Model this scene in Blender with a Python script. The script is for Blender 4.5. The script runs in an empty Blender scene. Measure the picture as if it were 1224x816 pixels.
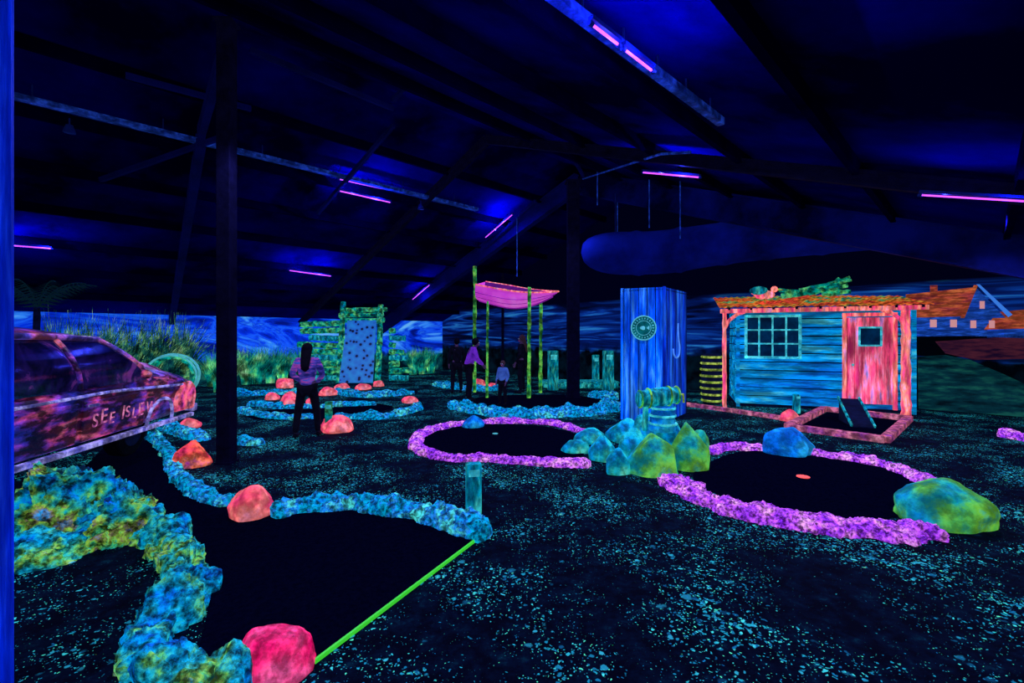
import bpy, bmesh, math, random
from mathutils import Vector, Matrix, noise, Euler
random.seed(7)
C = bpy.context.scene.collection
sc = bpy.context.scene
try:
    sc.view_settings.view_transform = 'Standard'
except Exception as e:
    print(e)
F = 561.0; HC = 1.8; HY = 400.0; CX = 612.0
def S(px, py, z=0.0):
    Y = (HC - z) * F / (py - HY)
    return Vector(((px - CX) / F * Y, Y, z))
def XD(px, Y): return (px - CX) / F * Y
def ZD(py, Y): return HC + (HY - py) * Y / F
def AB(a, c, z=0): return Vector(((1.41421 * a + c) / 2, (1.41421 * a - c) / 2, z))
SL = 0.2567
def roofL(px, py, off=0.15):
    k = (px - CX) / F; m = (HY - py) / F
    Y = (0.7 - off + 28.6 * SL) / (m - SL * (k - 1)); return Vector((k * Y, Y, HC + m * Y))
def roofR(px, py, off=0.15):
    k = (px - CX) / F; m = (HY - py) / F
    Y = (0.7 - off + 4.6 * SL) / (m + SL * (k - 1)); return Vector((k * Y, Y, HC + m * Y))
def GW(px, py):
    k = (px - CX) / F; Y = 21.21 / (1 + k); return Vector((k * Y, Y, HC + (HY - py) / F * Y))

# ---------------------------------------------------------------- materials
def base_mat(name):
    m = bpy.data.materials.new(name); m.use_nodes = True
    nt = m.node_tree; b = nt.nodes['Principled BSDF']
    return m, nt, b
def ramp(nt, stops):
    r = nt.nodes.new('ShaderNodeValToRGB'); cr = r.color_ramp
    while len(cr.elements) > 1: cr.elements.remove(cr.elements[-1])
    cr.elements[0].position = stops[0][0]; cr.elements[0].color = (*stops[0][1], 1)
    for p, c in stops[1:]:
        e = cr.elements.new(p); e.color = (*c, 1)
    return r
def paint(name, stops, scale=4, emis=0.4, rough=0.75, bump=0.4, bscale=18, dist=0.0, detail=6, stretch=(1, 1, 1), spec=0.1, k=1.55, mottle=None):
    """hue from one noise, random darker and lighter patches (wear = scale, minimum, lo, hi) from a second one"""
    m, nt, b = base_mat(name); L = nt.links.new
    tc = nt.nodes.new('ShaderNodeTexCoord'); mp = nt.nodes.new('ShaderNodeMapping')
    mp.inputs['Scale'].default_value = stretch
    L(tc.outputs['Object'], mp.inputs[0])
    n = nt.nodes.new('ShaderNodeTexNoise'); n.inputs['Scale'].default_value = scale
    n.inputs['Detail'].default_value = detail; n.inputs['Distortion'].default_value = dist
    n.inputs['Roughness'].default_value = 0.6
    L(mp.outputs[0], n.inputs['Vector'])
    r = ramp(nt, stops); L(n.outputs['Fac'], r.inputs[0]); col = r.outputs[0]
    if mottle:
        n3 = nt.nodes.new('ShaderNodeTexNoise'); n3.inputs['Scale'].default_value = mottle[0]; n3.inputs['Detail'].default_value = 7; n3.inputs['Roughness'].default_value = 0.62
        mp3 = nt.nodes.new('ShaderNodeMapping'); mp3.inputs['Location'].default_value = (7.3, 2.1, 4.4); mp3.inputs['Scale'].default_value = stretch
        L(tc.outputs['Object'], mp3.inputs[0]); L(mp3.outputs[0], n3.inputs['Vector'])
        w = mottle[1]; lo, hi = (mottle[2], mottle[3]) if len(mottle) > 2 else (0.4, 0.6)
        r3 = ramp(nt, [(lo, (w, w, w)), ((lo + hi) / 2, (0.55 + w / 2.2,) * 3), (hi, (1.35,) * 3)]); L(n3.outputs['Fac'], r3.inputs[0])
        mu = nt.nodes.new('ShaderNodeMixRGB'); mu.blend_type = 'MULTIPLY'; mu.inputs[0].default_value = 1
        L(col, mu.inputs[1]); L(r3.outputs[0], mu.inputs[2]); col = mu.outputs[0]
    L(col, b.inputs['Base Color']); L(col, b.inputs['Emission Color'])
    b.inputs['Emission Strength'].default_value = emis * k
    b.inputs['Roughness'].default_value = rough
    b.inputs['Specular IOR Level'].default_value = spec
    if bump > 0:
        n2 = nt.nodes.new('ShaderNodeTexNoise'); n2.inputs['Scale'].default_value = bscale
        n2.inputs['Detail'].default_value = 5; L(mp.outputs[0], n2.inputs['Vector'])
        bp = nt.nodes.new('ShaderNodeBump'); bp.inputs['Strength'].default_value = bump
        bp.inputs['Distance'].default_value = 0.05
        L(n2.outputs['Fac'], bp.inputs['Height']); L(bp.outputs[0], b.inputs['Normal'])
    return m
def flat(name, col, emis=0.0, rough=0.8):
    return paint(name, [(0.35, tuple(c * 0.7 for c in col)), (0.65, col)], scale=8, emis=emis, rough=rough, bump=0.1)
def glowm(name, col, s):
    m, nt, b = base_mat(name)
    b.inputs['Base Color'].default_value = (*[min(c, 1) for c in col], 1)
    b.inputs['Emission Color'].default_value = (*col, 1); b.inputs['Emission Strength'].default_value = s
    return m

M = {}
M['teal'] = paint('teal_rock', [(0.38, (0.0, 0.2, 0.6)), (0.48, (0.0, 0.45, 0.65)), (0.54, (0.01, 0.22, 0.85)), (0.62, (0.08, 0.8, 0.7))], 4, 0.38, bump=1.0, bscale=26, mottle=(18, 0.14))
M['tealgreen'] = paint('mossy_rock', [(0.38, (0.0, 0.15, 0.65)), (0.47, (0.0, 0.4, 0.65)), (0.53, (0.02, 0.5, 0.5)), (0.58, (0.12, 0.6, 0.15)), (0.62, (0.3, 0.6, 0.08)), (0.68, (0.02, 0.4, 0.7))], 4, 0.36, bump=1.0, bscale=24, mottle=(17, 0.1))
M['cliff'] = paint('cliff_rock', [(0.36, (0.0, 0.12, 0.6)), (0.45, (0.0, 0.35, 0.5)), (0.52, (0.05, 0.5, 0.2)), (0.57, (0.3, 0.6, 0.05)), (0.61, (0.25, 0.2, 0.1)), (0.66, (0.03, 0.35, 0.7))], 3.2, 0.32, bump=1.0, bscale=16, mottle=(11, 0.06))
M['purple'] = paint('purple_rock', [(0.36, (0.25, 0.02, 0.8)), (0.48, (0.55, 0.08, 1.0)), (0.56, (0.8, 0.2, 0.95)), (0.66, (1.0, 0.45, 0.9))], 7, 0.47, bump=1.0, bscale=34, mottle=(28, 0.14))
M['blue_rock'] = paint('blue_rock', [(0.35, (0.0, 0.08, 0.5)), (0.5, (0.0, 0.22, 0.75)), (0.65, (0.02, 0.5, 0.8))], 2.5, 0.3, bump=0.6, bscale=14, mottle=(7, 0.5))
M['green_rock'] = paint('green_rock', [(0.36, (0.0, 0.25, 0.45)), (0.44, (0.01, 0.45, 0.35)), (0.51, (0.1, 0.62, 0.1)), (0.6, (0.22, 0.75, 0.06)), (0.68, (0.03, 0.55, 0.4))], 1.8, 0.27, bump=0.6, bscale=12, mottle=(5, 0.45))
M['aqua_rock'] = paint('aqua_rock', [(0.36, (0.0, 0.2, 0.6)), (0.47, (0.0, 0.42, 0.6)), (0.56, (0.02, 0.6, 0.5)), (0.66, (0.12, 0.72, 0.4))], 2.5, 0.28, bump=0.6, bscale=14, mottle=(6, 0.35))
M['pink_rock'] = paint('pink_rock', [(0.36, (1.0, 0.04, 0.2)), (0.47, (1.0, 0.1, 0.16)), (0.57, (1.0, 0.22, 0.2)), (0.68, (1.0, 0.3, 0.45))], 3, 0.5, bump=0.7, bscale=14, mottle=(8, 0.5))
M['red_rock'] = paint('red_rock', [(0.38, (0.9, 0.03, 0.15)), (0.5, (1.0, 0.1, 0.06)), (0.58, (1.0, 0.22, 0.1)), (0.66, (0.6, 0.06, 0.4))], 3, 0.45, bump=0.8, bscale=14, mottle=(8, 0.3))
M['crimson'] = paint('crimson_rock', [(0.36, (0.85, 0.0, 0.12)), (0.5, (1.0, 0.03, 0.18)), (0.64, (1.0, 0.12, 0.35))], 4, 0.46, bump=0.8, bscale=22, mottle=(14, 0.4))
M['felt'] = paint('black_felt', [(0.3, (0.0003, 0.0004, 0.004)), (0.7, (0.0008, 0.0012, 0.009))], 30, 0.4, rough=1, bump=0.05, spec=0)
M['steel'] = paint('black_steel', [(0.3, (0.0008, 0.0008, 0.006)), (0.7, (0.002, 0.002, 0.018))], 6, 0.3, rough=0.7, bump=0.1, spec=0.02)
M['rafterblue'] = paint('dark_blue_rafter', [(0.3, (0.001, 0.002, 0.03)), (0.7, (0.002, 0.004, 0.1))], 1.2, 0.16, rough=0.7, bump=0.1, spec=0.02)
M['beamblue'] = paint('lit_blue_beam', [(0.4, (0.0005, 0.001, 0.02)), (0.65, (0.002, 0.006, 0.14))], 0.7, 0.15, rough=0.7, bump=0.1, spec=0.02)  # blue lamp light put into the beam's colour and glow
M['steelblue'] = paint('blue_steel', [(0.3, (0.003, 0.008, 0.08)), (0.7, (0.006, 0.02, 0.2))], 6, 0.1, rough=0.5, bump=0.1)
M['tray'] = paint('cable_tray_metal', [(0.3, (0.005, 0.02, 0.2)), (0.7, (0.02, 0.08, 0.6))], 14, 0.2, rough=0.4, bump=0.2, mottle=(6, 0.3))
M['ceil'] = paint('painted_ceiling_sheet', [(0.4, (0.0003, 0.0006, 0.035)), (0.62, (0.001, 0.003, 0.28))], 0.45, 0.0005, rough=0.9, bump=0.1, bscale=3, spec=0)
M['purlin'] = paint('dark_purlin', [(0.3, (0.0005, 0.0005, 0.02)), (0.7, (0.001, 0.001, 0.06))], 2, 0.005, bump=0.05, spec=0)
M['tube'] = glowm('violet_tube', (0.62, 0.08, 1.0), 1.6)
M['pinktube'] = glowm('pink_tube', (1.0, 0.14, 0.9), 1.5)
M['greenline'] = glowm('green_batten_paint', (0.05, 0.7, 0.03), 0.7)
M['bluewood'] = paint('blue_painted_wood', [(0.35, (0.0, 0.04, 0.6)), (0.5, (0.0, 0.12, 0.95)), (0.62, (0.05, 0.32, 1.0))], 2, 0.48, bump=0.4, bscale=8, stretch=(4, 4, 0.4), dist=0.3, mottle=(1.6, 0.35))
M['bluewood_shade'] = paint('shaded_blue_wood', [(0.35, (0.0, 0.012, 0.3)), (0.5, (0.0, 0.045, 0.55)), (0.65, (0.02, 0.18, 0.8))], 2, 0.38, bump=0.4, bscale=8, stretch=(4, 4, 0.4), dist=0.3, mottle=(1.6, 0.3))  # booth sides: darker copy of the front blue, shade put into the colour
M['postblue'] = paint('blue_post_paint', [(0.3, (0.0, 0.008, 0.35)), (0.5, (0.0, 0.02, 0.65)), (0.7, (0.01, 0.06, 0.95))], 4, 0.38, bump=0.2, stretch=(6, 6, 0.5), mottle=(2, 0.6))
M['shedwood'] = paint('shed_clapboard', [(0.36, (0.0, 0.13, 0.5)), (0.47, (0.0, 0.25, 0.65)), (0.57, (0.0, 0.38, 0.75)), (0.66, (0.05, 0.55, 0.65))], 1.6, 0.38, bump=0.4, bscale=7, stretch=(0.5, 2, 3), dist=0.2, mottle=(2.5, 0.35))
M['pinkwood'] = paint('pink_fluorescent_wood', [(0.36, (0.95, 0.06, 0.25)), (0.47, (1.0, 0.13, 0.18)), (0.56, (1.0, 0.3, 0.18)), (0.66, (0.9, 0.3, 0.55))], 3, 0.55, bump=0.4, stretch=(3, 3, 0.6), dist=0.2, mottle=(4, 0.45))
M['redwood'] = paint('pink_door_wood', [(0.38, (0.8, 0.04, 0.2)), (0.48, (1.0, 0.1, 0.22)), (0.56, (1.0, 0.24, 0.35)), (0.63, (0.65, 0.25, 0.75)), (0.7, (0.1, 0.35, 0.7))], 2.4, 0.48, bump=0.4, stretch=(3, 3, 0.5), dist=0.2, mottle=(2, 0.3))
M['salmonwood'] = paint('salmon_timber', [(0.35, (0.3, 0.05, 0.3)), (0.5, (0.65, 0.14, 0.25)), (0.65, (0.9, 0.3, 0.35))], 5, 0.28, bump=0.5, mottle=(8, 0.3))
M['tealwood'] = paint('teal_timber', [(0.35, (0.0, 0.18, 0.35)), (0.5, (0.0, 0.34, 0.42)), (0.66, (0.06, 0.65, 0.5))], 5, 0.34, bump=0.5, stretch=(2, 2, 0.6), mottle=(6, 0.25))
M['cyanframe'] = paint('cyan_frame_paint', [(0.3, (0.0, 0.35, 0.5)), (0.6, (0.08, 0.7, 0.7))], 6, 0.42, bump=0.3, mottle=(8, 0.6))
M['greenwood'] = paint('green_timber', [(0.36, (0.0, 0.2, 0.25)), (0.48, (0.0, 0.42, 0.25)), (0.62, (0.15, 0.75, 0.2))], 5, 0.34, bump=0.5, mottle=(7, 0.12))
M['limewood'] = paint('lime_pole', [(0.36, (0.0, 0.25, 0.1)), (0.5, (0.08, 0.55, 0.06)), (0.64, (0.35, 0.85, 0.1))], 4, 0.32, bump=0.5, mottle=(6, 0.2))
M['darkwood'] = paint('dark_timber', [(0.3, (0.001, 0.002, 0.012)), (0.7, (0.004, 0.009, 0.05))], 6, 0.2, bump=0.3)
M['roofing'] = paint('mossy_corrugated_roof', [(0.38, (0.8, 0.06, 0.04)), (0.47, (1.0, 0.17, 0.03)), (0.54, (0.7, 0.35, 0.04)), (0.59, (0.1, 0.5, 0.12)), (0.66, (0.0, 0.3, 0.4))], 1.7, 0.38, bump=0.5, mottle=(7, 0.25))
M['boat'] = paint('magenta_boat_paint', [(0.35, (0.75, 0.05, 0.7)), (0.5, (0.95, 0.1, 0.8)), (0.65, (1.0, 0.25, 0.9))], 1.0, 0.34, bump=0.05)
M['boat_shade'] = paint('purple_hull_shade', [(0.35, (0.2, 0.01, 0.3)), (0.65, (0.4, 0.03, 0.5))], 3, 0.3, bump=0.05)  # dark lines that paint shade variation onto the hull
M['boat_in'] = flat('boat_inside', (0.12, 0.01, 0.2), 0.3)
M['glass'] = paint('dark_glass', [(0.45, (0.001, 0.001, 0.01)), (0.58, (0.008, 0.004, 0.05)), (0.66, (0.1, 0.02, 0.14))], 2.5, 0.4, rough=0.12, bump=0.03, dist=0.8, spec=0.6)  # violet reflection streaks painted into the glass colour
M['pane'] = paint('lit_pane', [(0.35, (0.0, 0.008, 0.03)), (0.65, (0.0, 0.03, 0.09))], 4, 0.4, rough=0.3, bump=0.05)
M['car'] = paint('weathered_car_paint', [(0.38, (0.02, 0.03, 0.4)), (0.46, (0.1, 0.03, 0.45)), (0.52, (0.4, 0.06, 0.5)), (0.57, (0.85, 0.08, 0.3)), (0.63, (0.95, 0.2, 0.22)), (0.69, (0.15, 0.15, 0.65))], 2.4, 0.32, rough=0.35, bump=0.6, bscale=10, dist=0.3, spec=0.5, stretch=(0.6, 1, 1.6), mottle=(5, 0.04, 0.46, 0.66))
M['carhood'] = paint('car_bonnet_paint', [(0.38, (0.1, 0.08, 0.6)), (0.47, (0.35, 0.12, 0.65)), (0.55, (0.7, 0.15, 0.5)), (0.62, (0.95, 0.2, 0.3)), (0.7, (0.4, 0.3, 0.9))], 2.4, 0.3, rough=0.3, bump=0.4, bscale=10, dist=0.3, spec=0.5, mottle=(6, 0.1, 0.43, 0.64))
M['carred'] = paint('car_front_red', [(0.38, (0.6, 0.06, 0.5)), (0.48, (1.0, 0.1, 0.22)), (0.56, (1.0, 0.22, 0.22)), (0.66, (0.6, 0.2, 0.7))], 3, 0.42, bump=0.4, mottle=(7, 0.2))
M['chalk'] = paint('chalk_lettering', [(0.4, (0.6, 0.12, 0.35)), (0.6, (0.95, 0.3, 0.38))], 10, 0.34, bump=0, mottle=(10, 0.5))
M['sill'] = paint('pale_sill', [(0.38, (0.15, 0.15, 0.6)), (0.6, (0.5, 0.45, 0.9))], 8, 0.34, bump=0.3, mottle=(7, 0.25))
M['rubber_gap'] = flat('black_rubber_gap_shade', (0.002, 0.002, 0.006), 0.1)  # tyre and grille black, also the shade sheets behind board gaps
M['grass'] = paint('uv_grass', [(0.38, (0.0, 0.08, 0.1)), (0.48, (0.0, 0.28, 0.2)), (0.57, (0.1, 0.5, 0.16)), (0.66, (0.4, 0.8, 0.4))], 2, 0.42, bump=0, mottle=(2.5, 0.1))
M['reed'] = paint('uv_reed', [(0.38, (0.0, 0.02, 0.04)), (0.5, (0.01, 0.12, 0.09)), (0.58, (0.15, 0.42, 0.13)), (0.66, (0.45, 0.75, 0.35))], 3, 0.38, bump=0, mottle=(4, 0.1))
M['frond'] = flat('dark_frond', (0.003, 0.022, 0.035), 0.25)
M['yellowrope'] = paint('yellow_green_hoops', [(0.35, (0.15, 0.3, 0.02)), (0.6, (0.55, 0.75, 0.1))], 6, 0.32, bump=0.4, mottle=(8, 0.3))
M['orangedisc'] = glowm('orange_cup', (1.0, 0.1, 0.08), 0.9)
M['disc'] = paint('sign_face', [(0.35, (0.0, 0.05, 0.05)), (0.65, (0.0, 0.14, 0.13))], 6, 0.35, bump=0.2)
M['signrim'] = flat('sign_rim', (0.1, 0.55, 0.55), 0.38)
M['hookpaint'] = flat('pale_blue_hook_paint', (0.1, 0.35, 0.95), 0.36)
M['white'] = flat('pale_paint', (0.4, 0.6, 0.95), 0.4)
M['skin'] = flat('skin', (0.12, 0.06, 0.18), 0.12)
M['black_cloth'] = paint('black_cloth', [(0.3, (0.001, 0.001, 0.004)), (0.7, (0.003, 0.003, 0.012))], 10, 0.3, bump=0.2)
M['jacket'] = paint('violet_jacket', [(0.36, (0.01, 0.01, 0.1)), (0.48, (0.05, 0.04, 0.32)), (0.55, (0.35, 0.05, 0.3)), (0.62, (0.03, 0.08, 0.45))], 3, 0.38, bump=0.2, stretch=(1, 1, 4))
M['purpleshirt'] = paint('purple_shirt', [(0.3, (0.04, 0.005, 0.2)), (0.7, (0.2, 0.03, 0.6))], 5, 0.42, bump=0.2)
M['blueshirt'] = paint('blue_child_top', [(0.3, (0.02, 0.05, 0.25)), (0.7, (0.06, 0.15, 0.5))], 5, 0.36, bump=0.2)
M['hair_dark'] = flat('dark_hair', (0.004, 0.003, 0.01), 0.1)
M['hair_fair'] = flat('fair_hair', (0.07, 0.035, 0.05), 0.15)
M['duct'] = paint('dark_blue_duct', [(0.35, (0.001, 0.003, 0.06)), (0.65, (0.003, 0.01, 0.26))], 0.8, 0.17, bump=0.2, spec=0)  # faint self-glow added so the duct stands out from the dark roof

def floor_mat():
    m, nt, b = base_mat('uv_splattered_floor'); L = nt.links.new; N = nt.nodes.new
    tc = N('ShaderNodeTexCoord')
    nd = N('ShaderNodeTexNoise'); nd.inputs['Scale'].default_value = 16; nd.inputs['Detail'].default_value = 3
    L(tc.outputs['Object'], nd.inputs['Vector'])
    mx = N('ShaderNodeMixRGB'); mx.blend_type = 'LINEAR_LIGHT'; mx.inputs[0].default_value = 0.035
    L(tc.outputs['Object'], mx.inputs[1]); L(nd.outputs['Color'], mx.inputs[2])
    dn = N('ShaderNodeTexNoise'); dn.inputs['Scale'].default_value = 1.1; dn.inputs['Detail'].default_value = 6; dn.inputs['Roughness'].default_value = 0.65
    L(tc.outputs['Object'], dn.inputs['Vector'])
    dr = N('ShaderNodeMapRange'); dr.inputs[1].default_value = 0.41; dr.inputs[2].default_value = 0.6
    dr.inputs[3].default_value = 0.28; dr.inputs[4].default_value = 1.3
    L(dn.outputs['Fac'], dr.inputs[0])
    def layer(scale, keep, rmax, col, prev, add, soft=0.09):
        v = N('ShaderNodeTexVoronoi'); v.inputs['Scale'].default_value = scale
        off = N('ShaderNodeVectorMath'); off.operation = 'ADD'; off.inputs[1].default_value = (add, add * 1.7, 0)
        L(mx.outputs[0], off.inputs[0]); L(off.outputs[0], v.inputs['Vector'])
        sep = N('ShaderNodeSeparateColor'); L(v.outputs['Color'], sep.inputs[0])
        mr = N('ShaderNodeMapRange'); mr.inputs[1].default_value = keep; mr.inputs[2].default_value = 1.0
        mr.inputs[3].default_value = 0.0; mr.inputs[4].default_value = rmax
        L(sep.outputs[0], mr.inputs[0])
        mu = N('ShaderNodeMath'); mu.operation = 'MULTIPLY'; L(mr.outputs[0], mu.inputs[0]); L(dr.outputs[0], mu.inputs[1])
        sb = N('ShaderNodeMath'); sb.operation = 'SUBTRACT'; L(mu.outputs[0], sb.inputs[0]); L(v.outputs['Distance'], sb.inputs[1])
        lt = N('ShaderNodeMapRange'); lt.inputs[1].default_value = 0.0; lt.inputs[2].default_value = soft; L(sb.outputs[0], lt.inputs[0])
        r = ramp(nt, col); L(sep.outputs[1], r.inputs[0])
        mix = N('ShaderNodeMixRGB'); L(lt.outputs[0], mix.inputs[0]); L(prev, mix.inputs[1]); L(r.outputs[0], mix.inputs[2])
        return mix.outputs[0]
    bn = N('ShaderNodeTexNoise'); bn.inputs['Scale'].default_value = 6; bn.inputs['Detail'].default_value = 10; bn.inputs['Roughness'].default_value = 0.75
    L(tc.outputs['Object'], bn.inputs['Vector'])
    br = ramp(nt, [(0.44, (0.0002, 0.0006, 0.005)), (0.58, (0.0004, 0.003, 0.014)), (0.72, (0.001, 0.02, 0.04))]); L(bn.outputs['Fac'], br.inputs[0])
    p = br.outputs[0]
    p = layer(10, 0.3, 0.34, [(0, (0.002, 0.03, 0.07)), (0.6, (0.004, 0.08, 0.14)), (1, (0.012, 0.18, 0.24))], p, 3.1, 0.12)
    p = layer(20, 0.38, 0.4, [(0, (0.003, 0.06, 0.14)), (0.7, (0.008, 0.18, 0.27)), (1, (0.04, 0.5, 0.55))], p, 7.7)
    p = layer(36, 0.42, 0.44, [(0, (0.005, 0.12, 0.25)), (0.6, (0.01, 0.32, 0.38)), (1, (0.06, 0.75, 0.62))], p, 1.3)
    p = layer(64, 0.5, 0.46, [(0, (0.005, 0.14, 0.35)), (0.6, (0.02, 0.42, 0.45)), (1, (0.1, 0.85, 0.4))], p, 2.9)
    p = layer(13, 0.86, 0.15, [(0, (0.02, 0.6, 0.1)), (0.7, (0.05, 0.6, 0.4)), (1, (0.3, 0.7, 0.1))], p, 5.5, 0.04)
    L(p, b.inputs['Base Color']); L(p, b.inputs['Emission Color'])
    b.inputs['Emission Strength'].default_value = 0.72; b.inputs['Roughness'].default_value = 0.9
    b.inputs['Specular IOR Level'].default_value = 0.03
    return m
M['floor'] = floor_mat()

def mural_mat(name, gable=False):
    m, nt, b = base_mat(name); L = nt.links.new; N = nt.nodes.new
    g = N('ShaderNodeNewGeometry'); sep = N('ShaderNodeSeparateXYZ'); L(g.outputs['Position'], sep.inputs[0])
    mp = N('ShaderNodeMapping'); mp.inputs['Scale'].default_value = (0.22, 0.22, 2.4 if gable else 0.7); L(g.outputs['Position'], mp.inputs[0])
    n = N('ShaderNodeTexNoise'); n.inputs['Scale'].default_value = 1.6 if gable else 1.1; n.inputs['Detail'].default_value = 6; n.inputs['Distortion'].default_value = 1.4 if gable else 2.8
    L(mp.outputs[0], n.inputs['Vector'])
    if gable:
        r = ramp(nt, [(0.35, (0.0005, 0.002, 0.015)), (0.5, (0.001, 0.01, 0.1)), (0.6, (0.003, 0.04, 0.28)), (0.72, (0.02, 0.2, 0.5))])
    else:
        r = ramp(nt, [(0.36, (0.001, 0.008, 0.2)), (0.45, (0.001, 0.03, 0.7)), (0.5, (0.01, 0.12, 1.0)), (0.54, (0.002, 0.04, 0.7)), (0.6, (0.03, 0.25, 1.0)), (0.7, (0.15, 0.5, 1.0))])
    L(n.outputs['Fac'], r.inputs[0])
    n2 = N('ShaderNodeTexNoise'); n2.inputs['Scale'].default_value = 2.5; n2.inputs['Detail'].default_value = 6; L(g.outputs['Position'], n2.inputs['Vector'])
    r2 = ramp(nt, [(0.4, (0.0005, 0.006, 0.015)), (0.55, (0.001, 0.04, 0.06)), (0.7, (0.02, 0.2, 0.14))] if not gable else [(0.4, (0.0003, 0.001, 0.003)), (0.7, (0.001, 0.01, 0.02))]); L(n2.outputs['Fac'], r2.inputs[0])
    ad = N('ShaderNodeMath'); ad.operation = 'MULTIPLY_ADD'; L(n2.outputs['Fac'], ad.inputs[0]); ad.inputs[1].default_value = 0.8; L(sep.outputs[2], ad.inputs[2])
    lo = N('ShaderNodeMapRange'); lo.inputs[1].default_value = 1.2 if not gable else 1.5; lo.inputs[2].default_value = 1.45 if not gable else 1.8
    L(ad.outputs[0], lo.inputs[0])
    mix = N('ShaderNodeMixRGB'); L(lo.outputs[0], mix.inputs[0]); L(r2.outputs[0], mix.inputs[1]); L(r.outputs[0], mix.inputs[2])
    out = mix.outputs[0]
    if gable:
        hi = N('ShaderNodeMapRange'); hi.inputs[1].default_value = 2.9; hi.inputs[2].default_value = 3.1; L(sep.outputs[2], hi.inputs[0])
        mx = N('ShaderNodeMixRGB'); L(hi.outputs[0], mx.inputs[0]); L(out, mx.inputs[1]); mx.inputs[2].default_value = (0.0003, 0.0005, 0.008, 1)
        out = mx.outputs[0]
    L(out, b.inputs['Base Color']); L(out, b.inputs['Emission Color']); b.inputs['Emission Strength'].default_value = 0.75 if gable else 0.8
    b.inputs['Roughness'].default_value = 0.9; b.inputs['Specular IOR Level'].default_value = 0.0
    return m
M['mural'] = mural_mat('night_sky_mural'); M['muralg'] = mural_mat('coast_mural', True)
def pegboard():
    m, nt, b = base_mat('perforated_board'); L = nt.links.new; N = nt.nodes.new
    tc = N('ShaderNodeTexCoord'); v = N('ShaderNodeTexVoronoi'); v.inputs['Scale'].default_value = 5.2
    L(tc.outputs['Object'], v.inputs['Vector'])
    r = ramp(nt, [(0.0, (0.0, 0.003, 0.03)), (0.24, (0.0, 0.003, 0.03)), (0.3, (0.02, 0.14, 0.5)), (1, (0.02, 0.3, 0.6))])
    L(v.outputs['Distance'], r.inputs[0]); L(r.outputs[0], b.inputs['Base Color']); L(r.outputs[0], b.inputs['Emission Color'])
    b.inputs['Emission Strength'].default_value = 0.6
    return m
M['peg'] = pegboard()

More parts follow.
